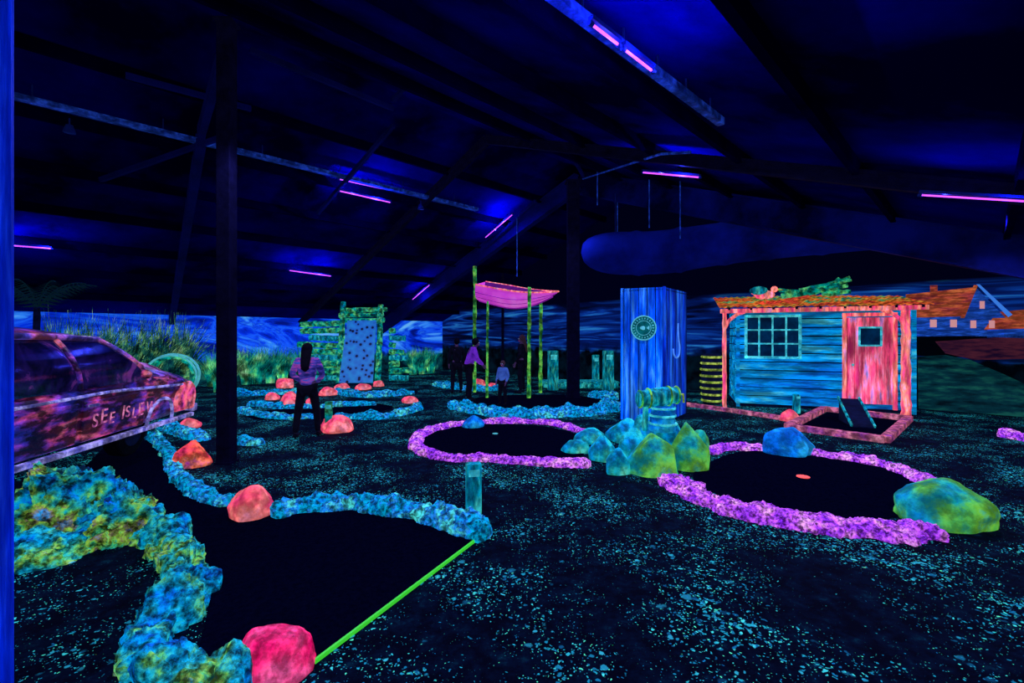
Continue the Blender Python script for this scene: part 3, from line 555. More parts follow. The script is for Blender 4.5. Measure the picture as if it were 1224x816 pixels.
for z in (0.06, 0.18, 0.29):
    q = 0.2 - 0.08 * z
    mb = MB(); mb.tubepath([(0.06 + q * math.cos(2 * math.pi * (i % 20) / 20), q * math.sin(2 * math.pi * (i % 20) / 20), z) for i in range(21)], 0.018, M['cyanframe'], 6); mb.obj('rope_ring', r, smooth=True)
mb = MB(); mb.beam((-0.22, 0, -0.05), (-0.2, 0, 0.32), 0.07, 0.07, M['tealwood']); mb.obj('brace', r, bevel=0.01)
mb = MB(); mb.tubepath([(0.3, 0, 0.48), (0.38, 0, 0.49), (0.39, 0, 0.36)], 0.016, M['yellowrope']); mb.obj('crank_handle', r, smooth=True)

# ---------------------------------------------------------------- marker posts
def marker(px, pyb, ptop, wpx, mat, label, group=None):
    p = S(px, pyb); h = ZD(ptop, p.y); w = wpx * p.y / F
    r = root('marker_post', p, 0.2, label, 'post', group=group)
    mb = MB(); mb.box((0, 0, h / 2), (w, w * 0.8, h), mat); mb.obj('stake', r, bevel=0.012)
    mb = MB(); mb.box((0, -w * 0.42, h * 0.84), (w * 0.7, 0.012, h * 0.12), M['cyanframe']); mb.obj('plate', r)
marker(566, 618, 553, 18, M['tealwood'], 'square teal wooden marker post on the rock edging')
marker(393, 516, 480, 8, M['greenwood'], 'small green wooden marker post by the pink boulder')
marker(952, 494, 471, 7, M['tealwood'], 'small teal marker post beside the shed')
for x in (661, 727): marker(x, 466, 419, 11, M['tealwood'], 'tall weathered teal post of the boardwalk', 'boardwalk posts')
marker(712, 458, 424, 7, M['tealwood'], 'tall weathered teal post of the boardwalk', 'boardwalk posts')
r = root('boardwalk', S(694, 464), 0.0, 'low teal plank boardwalk with rough beams', 'boardwalk')
mb = MB()
for i in range(9): mb.box((-1.1 + i * 0.28, 0.35, 0.2), (0.281, 0.9, 0.05), M['tealwood'])
mb.obj('deck', r)
for y in (0.0, 0.7):
    mb = MB(); mb.cyl((-1.25, y, 0.09), (1.25, y, 0.09), 0.085, M['tealwood'], n=12, wob=0.3, rings=8); mb.obj('beam', r, smooth=True)
r = root('log_barrier', S(668, 441), 0.0, 'stacked teal log barrier before the coast mural', 'barrier')
for i in range(2):
    mb = MB(); mb.cyl((-1.0, 0, 0.12 + i * 0.24), (1.9, 0, 0.12 + i * 0.24), 0.12, M['tealwood'], n=12, wob=0.3, rings=8); mb.obj('log', r, smooth=True)

# ---------------------------------------------------------------- shed
FL = S(866, 487)
r = root('wooden_shed', FL, math.radians(-19.8), 'blue clapboard fishing shed with pink door and porch', 'shed')
mb = MB(); wb = 0.45; wd = 1.6; H = 2.42; np_ = 11
for i in range(np_):
    z0 = 0.08 + i * (H - 0.08) / np_; z1 = z0 + (H - 0.08) / np_ - 0.03
    x0, x1 = 0.3, 3.98
    mb.add([(x0, wb - 0.06, z0), (x1, wb - 0.06, z0), (x1, wb, z1), (x0, wb, z1), (x0, wb + .06, z0), (x1, wb + .06, z0), (x1, wb + .06, z1), (x0, wb + .06, z1)],
           [(0, 1, 2, 3), (5, 4, 7, 6), (0, 4, 5, 1), (3, 2, 6, 7), (0, 3, 7, 4), (1, 5, 6, 2)], M['shedwood'])
    mb.box((0.32, wb + wd / 2, (z0 + z1) / 2), (0.05, wd, z1 - z0), M['shedwood'])
    mb.box((3.96, wb + wd / 2, (z0 + z1) / 2), (0.05, wd, z1 - z0), M['shedwood'])
mb.box((2.14, wb + wd, H / 2), (3.68, 0.06, H), M['darkwood'])
mb.box((2.14, wb + 0.09, H / 2), (3.6, 0.02, H), M['rubber_gap'])  # black sheet behind the boards, puts dark shade into the gaps
mb.obj('wall_boards', r)
mb = MB(); mb.box((2.14, wb + wd / 2, 0.04), (3.7, wd, 0.08), M['darkwood']); mb.obj('floor_sill', r)
mb = MB(); vs = []; fs = []; nx = 150; ny = 6
for layer in (0, 1):
    for j in range(ny + 1):
        for i in range(nx + 1):
            x = -0.12 + i * 4.22 / nx; y = -0.15 + j * 2.35 / ny
            vs.append((x, y, 2.48 + j * 0.4 / ny + 0.012 * math.sin(i * 1.2) + (0.02 * noise.noise(Vector((x * 2, y, 0)))) - layer * 0.02))
W_ = nx + 1; O = (ny + 1) * W_
for j in range(ny):
    for i in range(nx):
        a = j * W_ + i; fs.append((a, a + 1, a + W_ + 1, a + W_)); fs.append((O + a, O + a + W_, O + a + W_ + 1, O + a + 1))
for i in range(nx): fs.append((i, O + i, O + i + 1, i + 1)); a = ny * W_ + i; fs.append((a, a + 1, O + a + 1, O + a))
for j in range(ny): a = j * W_; fs.append((a, a + W_, O + a + W_, O + a)); a += nx; fs.append((a, O + a, O + a + W_, a + W_))
mb.add(vs, fs, M['roofing']); mb.obj('roof', r, smooth=True, label='mossy orange and green corrugated roof')
mb = MB(); mb.beam((-0.1, -0.05, 2.38), (4.05, -0.05, 2.4), 0.07, 0.1, M['pinkwood']); mb.obj('porch_beam', r, bevel=0.01)
for i in range(9):
    mb = MB(); mb.beam((0.1 + i * 0.48, -0.1, 2.43), (0.1 + i * 0.48, 1.9, 2.78), 0.05, 0.06, M['darkwood']); mb.obj('rafter', r)
for x in (0.0, 3.66):
    rr = MB(); rr.cyl((x, 0, 0.0), (x, 0, 2.34), 0.095 if x else 0.05, M['pinkwood'], 0.085 if x else 0.045, n=14, wob=0.4, rings=18); rr.obj('porch_post', r, smooth=True)
    mb = MB(); s = 1 if x == 0 else -1
    mb.tubepath([(x, 0, 1.95), (x + s * 0.1, 0, 2.15), (x + s * 0.28, 0, 2.3), (x + s * 0.45, 0, 2.36)], 0.04, M['pinkwood']); mb.obj('bracket', r, smooth=True)
mb = MB(); mb.box((3.94, wb - 0.09, 1.2), (0.08, 0.06, 2.4), M['shedwood']); mb.obj('corner_board', r)
mb = MB(); mb.box((0.34, wb - 0.09, 1.2), (0.08, 0.06, 2.4), M['shedwood']); mb.obj('corner_board', r)
wr = sub('window_unit', r)
x0, x1, z0, z1 = 0.52, 1.7, 1.24, 2.26; y = wb - 0.09
mb = MB(); mb.box(((x0 + x1) / 2, y + 0.02, (z0 + z1) / 2), (x1 - x0, 0.02, z1 - z0), M['pane']); mb.obj('pane', wr)
mb = MB()
for xx in (x0, x1): mb.box((xx, y, (z0 + z1) / 2), (0.06, 0.06, z1 - z0 + 0.06), M['cyanframe'])
for zz in (z0, z1): mb.box(((x0 + x1) / 2, y, zz), (x1 - x0 + 0.06, 0.06, 0.06), M['cyanframe'])
for i in range(1, 4): mb.box((x0 + (x1 - x0) * i / 4, y, (z0 + z1) / 2), (0.035, 0.045, z1 - z0), M['cyanframe'])
for i in range(1, 3): mb.box(((x0 + x1) / 2, y, z0 + (z1 - z0) * i / 3), (x1 - x0, 0.04, 0.035), M['cyanframe'])
mb.obj('frame', wr)
dr = sub('door', r)
mb = MB(); nb = 6
for i in range(nb): mb.box((2.66 + (i + 0.5) * 0.88 / nb, wb - 0.1 - 0.004 * (i % 2), 1.2), (0.88 / nb - 0.014, 0.05, 2.0), M['redwood'])
mb.box((3.1, wb - 0.08, 1.2), (0.88, 0.03, 2.0), M['rubber_gap'])  # black sheet painted in as shade between the door boards
mb.obj('door_leaf', dr)
mb = MB(); mb.box((3.1, wb - 0.135, 1.76), (0.4, 0.02, 0.4), M['pane']); mb.obj('pane', dr)
mb = MB()
for xx in (2.89, 3.31): mb.box((xx, wb - 0.145, 1.76), (0.04, 0.03, 0.44), M['cyanframe'])
for zz in (1.55, 1.97): mb.box((3.1, wb - 0.145, zz), (0.44, 0.03, 0.04), M['cyanframe'])
mb.obj('pane_frame', dr)
mb = MB()
for xx in (2.61, 3.59): mb.box((xx, wb - 0.1, 1.18), (0.07, 0.07, 2.2), M['pinkwood'])
mb.box((3.1, wb - 0.1, 2.27), (1.05, 0.07, 0.08), M['pinkwood']); mb.obj('door_frame', dr)
mb = MB(); mb.sphere((2.76, wb - 0.16, 1.1), 0.03, M['signrim']); mb.obj('handle', dr, smooth=True)
def timber(pix, w, h, mat, label, closed=True):
    P = [S(*p) for p in pix]; c = sum(P, Vector()) / len(P)
    r2 = root('timber_frame', c, 0, label, 'timber frame')
    for a, b in (list(zip(P, P[1:] + P[:1])) if closed else list(zip(P[:-1], P[1:]))):
        mb = MB(); mb.beam(a - c + Vector((0, 0, h / 2)), b - c + Vector((0, 0, h / 2)), w, h, mat); mb.obj('beam', r2, bevel=0.01)
timber([(942, 513), (985, 491), (1086, 503), (1058, 529)], 0.15, 0.11, M['salmonwood'], 'salmon timber frame around the tee before the shed door')
felt([(955, 511), (990, 494), (1076, 504), (1052, 524)], 'black felt tee inside the salmon timber frame', 0.03, False)
timber([(812, 484), (870, 492), (936, 502)], 0.12, 0.09, M['salmonwood'], 'low weathered timber kerb running along the shed', closed=False)
r = root('ramp', S(1032, 513), math.radians(-19.8), 'small dark wedge ramp with teal edges leading to the door', 'ramp')
mb = MB(); mb.add([(-0.17, 0, 0.05), (0.17, 0, 0.05), (0.17, 0.85, 0.48), (-0.17, 0.85, 0.48), (-0.17, 0, 0.03), (0.17, 0, 0.03), (0.17, 0.85, 0.03), (-0.17, 0.85, 0.03)], [(0, 1, 2, 3), (4, 7, 6, 5), (0, 4, 5, 1), (3, 2, 6, 7), (1, 5, 6, 2), (0, 3, 7, 4)], M['darkwood']); mb.obj('surface', r)
for x in (-0.185, 0.185):
    mb = MB(); mb.beam((x, 0, 0.06), (x, 0.85, 0.5), 0.03, 0.05, M['tealwood']); mb.obj('side_rail', r)
def shedpt(x, y, z): return FL + Matrix.Rotation(math.radians(-19.8), 3, 'Z') @ Vector((x, y, z))
q = shedpt(2.1, 0.9, 2.72)
r = root('driftwood_pile', q, math.radians(-19.8), 'bundle of green driftwood branches lying on the shed roof', 'driftwood')
for i, (a, b, rd) in enumerate([((-0.7, 0, 0.06), (0.75, 0.1, 0.3), 0.07), ((-0.6, 0.1, 0.1), (0.5, -0.1, 0.2), 0.08), ((-0.3, 0, 0.2), (0.8, 0, 0.42), 0.06), ((-0.75, 0, 0.22), (0.1, 0.1, 0.12), 0.05), ((0.2, 0, 0.1), (0.8, 0.05, 0.14), 0.08), ((0.3, 0, 0.2), (0.55, 0, 0.48), 0.04), ((0.35, 0.05, 0.32), (0.8, 0.1, 0.5), 0.05), ((-0.1, 0, 0.14), (0.6, 0, 0.26), 0.09)]):
    mb = MB(); mb.cyl(a, b, rd, M['greenwood'], rd * 0.6, n=10, wob=0.6, rings=8); mb.obj('branch', r, smooth=True)
q = shedpt(0.95, 0.5, 2.6)
r = root('seagull_ornament', q, math.radians(-30), 'pink and blue painted bird ornament perched on the roof', 'ornament')
mb = MB(); mb.sphere((0, 0, 0.2), 0.14, M['pinkwood'], 16, (1.7, 0.9, 0.8)); mb.obj('body', r, smooth=True)
mb = MB(); mb.sphere((0.22, 0, 0.33), 0.08, M['pinkwood'], 12); mb.obj('head', r, smooth=True)
mb = MB(); mb.cyl((0.27, 0, 0.33), (0.42, 0, 0.3), 0.028, M['yellowrope'], 0.004, n=8); mb.obj('beak', r)
for s in (-1, 1):
    mb = MB(); mb.sphere((-0.12, s * 0.14, 0.3), 0.12, M['tealwood'] if s < 0 else M['pinkwood'], 12, (1.7, 0.25, 0.9)); mb.obj('wing', r, smooth=True)
    mb = MB(); mb.cyl((0.02, s * 0.05, 0), (0, s * 0.05, 0.12), 0.012, M['yellowrope'], n=6); mb.obj('leg', r)
p = S(862, 486)
r = root('barrel', (p.x + 0.02, p.y + 0.6, 0), 0, 'yellow-green hooped barrel standing beside the shed', 'barrel')
mb = MB(); vs = []; n = 20; R_ = 12
for j in range(R_ + 1):
    t = j / R_; rr = 0.22 + 0.04 * math.sin(math.pi * t)
    for i in range(n): an = 2 * math.pi * i / n; vs.append((rr * math.cos(an), rr * math.sin(an), 1.3 * t))
fs = [(j * n + i, j * n + (i + 1) % n, (j + 1) * n + (i + 1) % n, (j + 1) * n + i) for j in range(R_) for i in range(n)] + [tuple(range(n))[::-1], tuple(R_ * n + i for i in range(n))]
mb.add(vs, fs, M['darkwood']); mb.obj('staves', r, smooth=True)
for k in range(8):
    t = (k + 0.5) / 8; rr = 0.235 + 0.04 * math.sin(math.pi * t)
    mb = MB(); mb.tubepath([(rr * math.cos(2 * math.pi * (i % 20) / 20), rr * math.sin(2 * math.pi * (i % 20) / 20), 1.3 * t) for i in range(21)], 0.03, M['yellowrope']); mb.obj('hoop', r, smooth=True)

# ---------------------------------------------------------------- blue booth
P0 = S(743, 501); P1 = S(794, 505); P2 = S(821, 493); P3 = P0 + (P2 - P1)
r = root('wooden_booth', P0, 0, 'tall vivid blue plank booth with a round sign', 'booth')
def wallplanks(A, B, n, ht, mat, name):
    mb = MB(); A = A - P0; B = B - P0; d = (B - A); u = d.normalized(); nn = Vector((u.y, -u.x, 0))
    for i in range(n):
        a = A + d * (i / n) + u * 0.011; b = A + d * ((i + 1) / n) - u * 0.011
        mb.add([a, b, b - nn * 0.04, a - nn * 0.04] + [v + Vector((0, 0, ht)) for v in (a, b, b - nn * 0.04, a - nn * 0.04)],
               [(3, 2, 1, 0), (4, 5, 6, 7), (0, 1, 5, 4), (1, 2, 6, 5), (2, 3, 7, 6), (3, 0, 4, 7)], mat)
    a = A - nn * 0.045; b = B - nn * 0.045; mb.add([a, b, b - nn * .01, a - nn * .01] + [v + Vector((0, 0, ht)) for v in (a, b, b - nn * .01, a - nn * .01)], [(3, 2, 1, 0), (4, 5, 6, 7), (0, 1, 5, 4), (1, 2, 6, 5), (2, 3, 7, 6), (3, 0, 4, 7)], M['rubber_gap'])  # thin black backing stands in for shade in the plank gaps
    mb.obj(name, r)
wallplanks(P0, P1, 5, 2.78, M['bluewood'], 'front_planks'); wallplanks(P1, P2, 6, 2.78, M['bluewood_shade'], 'side_planks')
wallplanks(P2, P3, 5, 2.78, M['bluewood_shade'], 'back_planks'); wallplanks(P3, P0, 6, 2.78, M['bluewood_shade'], 'inner_planks')
c = P1 - P0
mb = MB(); mb.box((c.x, c.y, 1.39), (0.06, 0.06, 2.8), M['bluewood_shade']); mb.obj('corner_post', r, bevel=0.01)
mb = MB(); mb.box((0.02, 0.02, 1.39), (0.06, 0.06, 2.8), M['bluewood']); mb.obj('corner_post', r, bevel=0.01)
fd = (P1 - P0).normalized(); fn = Vector((fd.y, -fd.x, 0)); u2 = Vector((0, 0, 1))
sc0 = (P0 + P1) / 2 - P0 + fn * 0.02 + fd * 0.03; sc0.z = ZD(392, 9.9)
sr = sub('round_sign', r, sc0)
mb = MB(); mb.cyl((0, 0, 0), fn * 0.03, 0.25, M['disc'], n=32); mb.obj('sign_face', sr)
for rad_, th in ((0.25, 0.014), (0.15, 0.006)):
    ring = [fn * 0.03 + (fd * math.cos(2 * math.pi * (i % 32) / 32) + u2 * math.sin(2 * math.pi * (i % 32) / 32)) * rad_ for i in range(33)]
    mb = MB(); mb.tubepath(ring, th, M['signrim']); mb.obj('rim', sr, smooth=True)
mb = MB()
mb.sphere(fn * 0.035, 0.085, M['signrim'], 16, (0.9, 0.12, 0.5)); mb.add([fn * 0.04 + fd * 0.06, fn * 0.04 + fd * 0.12 + u2 * 0.05, fn * 0.04 + fd * 0.12 - u2 * 0.05], [(0, 1, 2)], M['signrim'])
for i in range(22):
    an = 2 * math.pi * i / 22; d = fd * math.cos(an) + u2 * math.sin(an); e_ = fd * -math.sin(an) + u2 * math.cos(an)
    mb.cyl(fn * 0.032 + d * 0.18, fn * 0.032 + d * 0.22, 0.007, M['signrim'], n=6)
    if i % 2: mb.cyl(fn * 0.032 + d * 0.2 - e_ * 0.015, fn * 0.032 + d * 0.2 + e_ * 0.015, 0.006, M['signrim'], n=6)
eo = mb.obj('emblem', sr); eo['kind'] = 'stuff'
sd = (P2 - P1).normalized(); sn = Vector((sd.y, -sd.x, 0)); m0 = (P1 + P2) / 2 - P0 + sn * 0.02
hk = [m0 + sd * a * 2.2 + Vector((0, 0, z)) for (a, z) in [(-0.12, 1.5), (-0.1, 1.38), (-0.02, 1.3), (0.06, 1.36), (0.08, 1.52), (0.05, 1.7), (0.03, 1.9), (0.03, 2.05)]]
mb = MB(); mb.tubepath(catmull(hk, 0.03), 0.018, M['hookpaint']); mb.obj('hook_emblem', r, smooth=True)
mb = MB(); c4 = [P0, P1, P2, P3]; c4 = [c - P0 + Vector((0, 0, 2.72)) for c in c4]; mb.add(c4 + [c + Vector((0, 0, 0.03)) for c in c4], [(3, 2, 1, 0), (4, 5, 6, 7), (0, 1, 5, 4), (1, 2, 6, 5), (2, 3, 7, 6), (3, 0, 4, 7)], M['darkwood']); mb.obj('lid', r)

# ---------------------------------------------------------------- boat on poles
bY = 14.0
r = root('rowing_boat', (XD(614, bY), bY, ZD(370, bY)), 0, 'magenta rowing boat raised on lime poles', 'boat', rot=(math.radians(12), math.radians(10), math.radians(-16)))
nS = 32; nC = 19; Lb = 2.25
def hullpt(t, k, off):
    x = (t - 0.5) * Lb + 0.16 * t * t * (abs(k - (nC - 1) / 2) / ((nC - 1) / 2)) ** 2
    w = (0.48 - off) * (0.86 + 0.14 * min(1, t * 3)) * max(0.015, 1 - (max(0, t - 0.3) / 0.7) ** 2.0)
    sheer = 0.6 + 0.16 * max(0, t - 0.45) ** 2 * 3 + 0.04 * (1 - t)
    keel = min(0.02 + off + 0.1 * (1 - t) ** 3 + 0.62 * max(0, t - 0.35) ** 2 * 2.2, sheer - 0.05)
    an = math.pi * k / (nC - 1); s_ = math.sin(an) ** 0.75
    return (x, -math.cos(an) * w, sheer - (sheer - keel) * s_)
def hull(off): return [hullpt(j / nS, k, off) for j in range(nS + 1) for k in range(nC)]
mb = MB(); fs = [(j * nC + k, j * nC + k + 1, (j + 1) * nC + k + 1, (j + 1) * nC + k) for j in range(nS) for k in range(nC - 1)]
mb.add(hull(0), fs + [tuple(range(nC))], M['boat']); mb.obj('hull', r, smooth=True)
mb = MB(); mb.add(hull(0.04), fs, M['boat_in']); mb.obj('inner_hull', r, smooth=True)
hv = hull(0)
for kk in (0, nC - 1):
    mb = MB(); mb.tubepath([hv[j * nC + kk] for j in range(nS + 1)], 0.024, M['pinkwood'], 6); mb.obj('gunwale', r, smooth=True)
for kk in (2, 4, nC - 5, nC - 3):
    mb = MB(); mb.tubepath([hv[j * nC + kk] for j in range(nS + 1)], 0.012, M['boat_shade'], 6); mb.obj('shade_strake', r, smooth=True)  # strakes added as dark lines for shade on the hull
for t in (-0.5, 0.0):
    mb = MB(); mb.box((t, 0, 0.5), (0.2, 0.76, 0.03), M['pinkwood']); mb.obj('thwart', r)
mb = MB(); mb.tubepath([(hv[j * nC + nC // 2][0], 0, hv[j * nC + nC // 2][2] - 0.02) for j in range(nS + 1)], 0.028, M['boat_shade'], 6); mb.obj('keel', r, smooth=True)
for px, pt_, dy, rad in ((567, 318, 0.75, 0.06), (582, 360, -0.62, 0.04), (632, 343, -0.7, 0.055), (646, 348, 0.6, 0.055)):
    Y = bY + dy; x = XD(px, Y); mb = MB(); mb.cyl((x, Y, 0), (x + 0.02, Y, ZD(pt_, Y)), rad, M['limewood'], rad * 0.85, n=12, wob=0.5, rings=24)
    mb.obj('wooden_pole', label='tall lime-green wooden pole holding up the boat', cat='pole', smooth=True, group='boat poles')

# ---------------------------------------------------------------- climbing frame
sY = 17.2
r = root('peg_ramp', (XD(425, sY), sY, 0), 0, 'green log tower holding a blue perforated climbing board', 'obstacle')
mb = MB(); mb.add([(-0.62, 0, 0.05), (0.62, 0, 0.05), (0.55, 0.7, 2.35), (-0.55, 0.7, 2.35), (-0.62, 0.06, 0.03), (0.62, 0.06, 0.03), (0.55, 0.76, 2.33), (-0.55, 0.76, 2.33)], [(0, 1, 2, 3), (4, 7, 6, 5), (0, 4, 5, 1), (3, 2, 6, 7), (1, 5, 6, 2), (0, 3, 7, 4)], M['peg']); mb.obj('board', r, label='blue board perforated with round holes')
for x in (-0.72, 0.72):
    mb = MB(); mb.cyl((x, 0.35, 0), (x * 0.98, 0.75, 3.05 if x < 0 else 2.95), 0.12, M['greenwood'], 0.1, n=12, wob=0.4, rings=16); mb.obj('side_post', r, smooth=True)
for i, (xa, xb) in enumerate(((-0.8, 0.8), (-0.95, 0.75), (-0.7, 0.9))):
    mb = MB(); mb.cyl((xa, 0.95, 2.35 + i * 0.2), (xb, 0.95, 2.38 + i * 0.2), 0.09, M['greenwood'], n=10, wob=0.4, rings=8); mb.obj('cross_log', r, smooth=True)
for k, (xa, xb) in enumerate(((-2.4, -0.95), (0.95, 1.7))):
    f = root('log_fence', (XD(425, sY), sY + 1.1, 0), 0, 'stacked green log fence beside the climbing board tower', 'fence', group='log fences')
    for i in range(9):
        e = 0.25 * math.sin(i * 2.3)
        if k == 1 and i > 7: continue
        mb = MB(); mb.cyl((xa + (e if k == 0 else 0), 0, 0.12 + i * 0.26), (xb + (e - i * 0.06 if k else 0), 0, 0.12 + i * 0.26 + 0.05 * math.sin(i)), 0.11, M['greenwood'] if i % 3 else M['tealwood'], n=10, wob=0.4, rings=8); mb.obj('log', f, smooth=True)
r = root('tunnel_barrel', (XD(203, 13.0), 13.0, 0.62), math.radians(28), 'large open aqua barrel tunnel lying on its side', 'barrel')
mb = MB(); n = 28; vs = []; R_ = 10
for rad in (0.56, 0.5):
    for j in range(R_ + 1):
        t = j / R_
        for i in range(n): an = 2 * math.pi * i / n; rr = rad + 0.05 * math.sin(math.pi * t); vs.append((rr * math.cos(an), t * 1.0, rr * math.sin(an)))
O = (R_ + 1) * n; fs = []
for o in (0, O): fs += [(o + j * n + i, o + j * n + (i + 1) % n, o + (j + 1) * n + (i + 1) % n, o + (j + 1) * n + i) for j in range(R_) for i in range(n)]
for i in range(n): fs.append((i, (i + 1) % n, O + (i + 1) % n, O + i)); a = R_ * n; fs.append((a + i, a + (i + 1) % n, O + a + (i + 1) % n, O + a + i))
mb.add(vs, fs, M['greenwood']); mb.obj('staves', r, smooth=True)
for t in (0.12, 0.55, 0.98):
    q = 0.595 + 0.03 * math.sin(math.pi * t)
    ring = [(q * math.cos(2 * math.pi * (i % 28) / 28), t * 1.0, q * math.sin(2 * math.pi * (i % 28) / 28)) for i in range(29)]
    mb = MB(); mb.tubepath(ring, 0.03, M['signrim'], 6); mb.obj('hoop', r, smooth=True)
for y in (0.25, 0.8):
    mb = MB(); mb.box((0, y, -0.59), (0.9, 0.12, 0.1), M['darkwood']); mb.obj('cradle', r)

# ---------------------------------------------------------------- foliage
def tufts(centers, nb, h0, h1, w, mat, name, label, cat, lean=0.9, bias=(0, 0)):
    mb = MB()
    for (cx, cy) in centers:
        for _ in range(nb):
            an = random.uniform(0, 6.28); dd = Vector((math.cos(an) + bias[0], math.sin(an) * 0.45 + bias[1], 0))
            p = Vector((cx, cy, 0)) + Vector((math.cos(an), math.sin(an), 0)) * random.uniform(0, 0.15)
            h = random.uniform(h0, h1); d = dd * h * random.uniform(0.15, 1) * lean * 0.7
            s = Vector((random.uniform(-1, 1), random.uniform(-0.4, 0.4), 0)).normalized() * w
            vs = []
            for k in range(7):
                t = k / 6; q = p + Vector((0, 0, h * (t - 0.4 * (d.length / max(h, .01)) * t ** 2.5))) + d * t ** 1.7; ww = s * (1 - t * 0.95); vs += [q - ww, q + ww]
            mb.add(vs, [(2 * k, 2 * k + 1, 2 * k + 3, 2 * k + 2) for k in range(6)], mat)
    return mb.obj(name, label=label, cat=cat, kind='stuff')
def wl(t, off): return (-14.6 + t + off, 14 + t - off)
tufts([wl(3.3 + i * 0.34 + random.uniform(-.1, .1), 1.0 + random.uniform(-.15, .15)) for i in range(9)], 150, 0.9, 1.6, 0.02, M['grass'], 'tall_grass', 'arching tufts of glowing green grass before the mural', 'grass', 0.9)
tufts([(XD(262, 14.8), 14.8)], 130, 0.7, 1.1, 0.016, M['grass'], 'tall_grass', 'clump of glowing green grass beside the barrel tunnel', 'grass', 0.6)
tufts([wl(0.5 + i * 0.3, 1.15) for i in range(8)], 170, 1.5, 2.7, 0.024, M['reed'], 'reed_clump', 'tall dark green reeds sweeping before the sky mural', 'reeds', 0.65, (0.45, 0.1))
tufts([wl(8.7 + i * 0.35, 1.4) for i in range(3)], 140, 0.8, 1.4, 0.026, M['grass'], 'tall_grass', 'bushy grass clump beside the log tower', 'grass', 0.7)
pY = 12.0; px_ = XD(42, pY)
r = root('potted_palm', (px_, pY, 0), 0, 'dark palm with drooping fronds behind the old car', 'palm')
mb = MB(); mb.cyl((0, 0, 0), (0.05, 0, 2.5), 0.1, M['darkwood'], 0.07, n=10, wob=0.4, rings=10); mb.obj('trunk', r, smooth=True)
mb = MB(); mb.cyl((0, 0, 0), (0, 0, 0.35), 0.22, M['darkwood'], 0.28, n=16); mb.obj('pot', r)
for i in range(10):
    an = i * 0.63; d = Vector((math.cos(an), math.sin(an) * 0.8, 0)); mb = MB(); prev = None
    for k in range(15):
        t = k / 14; q = Vector((0.05, 0, 2.5)) + d * 1.25 * t + Vector((0, 0, 1.5 * t - 0.9 * t * t))
        sd_ = Vector((-d.y, d.x, 0))
        if prev is not None:
            mb.cyl(prev, q, 0.012, M['frond'], n=5)
            for s in (-1, 1):
                l = 0.36 * math.sin(math.pi * (0.15 + 0.8 * t)); tip = q + sd_ * s * l + d * 0.15 - Vector((0, 0, l * 0.5))
                mb.add([prev.lerp(q, .3), prev.lerp(q, .7), tip], [(0, 1, 2)], M['frond'])
        prev = q
    o = mb.obj('frond', r); o['kind'] = 'stuff'

# ---------------------------------------------------------------- painted wall pictures
def painted(name, label, cat, shapes):
    mb = MB()
    for k, (pix, mt) in enumerate(shapes):
        vs = [GW(*p) - Vector((0.03 + 0.006 * k,) * 2 + (0,)) for p in pix]
        mb.add(vs, [tuple(range(len(vs)))], mt)
    o = mb.obj(name, label=label, cat=cat); o['kind'] = 'stuff'; return o
mo = paint('mural_roof_orange', [(0.36, (0.35, 0.04, 0.06)), (0.5, (0.6, 0.1, 0.04)), (0.65, (0.8, 0.2, 0.06))], 2, 0.32, bump=0, stretch=(1, 1, 4), mottle=(4, 0.4))
mbw = paint('mural_house_blue', [(0.3, (0.005, 0.04, 0.35)), (0.7, (0.02, 0.13, 0.7))], 2, 0.4, bump=0, stretch=(1, 1, 5), mottle=(4, 0.4))
mln = glowm('mural_blue_outline', (0.05, 0.25, 0.9), 0.7)
mrb = paint('mural_dock_brown', [(0.38, (0.01, 0.003, 0.02)), (0.6, (0.08, 0.015, 0.03))], 2, 0.4, bump=0, stretch=(1, 1, 5))
mdk = flat('mural_dark', (0.0005, 0.001, 0.004), 0.2); mwin = glowm('mural_window_glow', (0.9, 0.4, 0.4), 0.6); mrd = paint('mural_road', [(0.36, (0.0003, 0.006, 0.01)), (0.5, (0.001, 0.03, 0.04)), (0.66, (0.01, 0.12, 0.08))], 1.5, 0.38, bump=0, stretch=(1, 1, 4))
def sq(x, y, w, h): return [(x, y), (x + w, y), (x + w, y + h), (x, y + h)]
painted('painted_house', 'painted blue cottage with orange roof on the mural', 'mural', [
    (sq(1085, 372, 115, 30), mbw), ([(1083, 352), (1168, 343), (1150, 378), (1083, 380)], mo), ([(1150, 380), (1168, 345), (1202, 380)], mbw), ([(1167, 340), (1171, 340), (1210, 376), (1205, 379)], mln), ([(1164, 341), (1169, 341), (1153, 380), (1148, 380)], mo),
    (sq(1112, 341, 9, 18), mo), (sq(1112, 382, 8, 9), mwin), (sq(1136, 382, 8, 9), mwin), (sq(1171, 360, 6, 9), mwin), (sq(1160, 383, 7, 9), mwin), (sq(1182, 383, 7, 9), mwin)])
painted('painted_house', 'painted lower cottage with orange roof on the mural', 'mural', [(sq(1180, 390, 60, 14), mbw), ([(1192, 373), (1245, 368), (1245, 392), (1176, 394)], mo)])
painted('painted_road', 'painted green country road and dark quay on the mural', 'mural', [([(1095, 402), (1250, 400), (1250, 430), (1095, 425)], mdk), ([(1097, 426), (1130, 424), (1160, 430), (1200, 447), (1250, 470), (1250, 500), (1098, 488)], mrd), ([(1118, 408), (1190, 403), (1250, 405), (1250, 428), (1165, 430), (1130, 422)], mrb)])

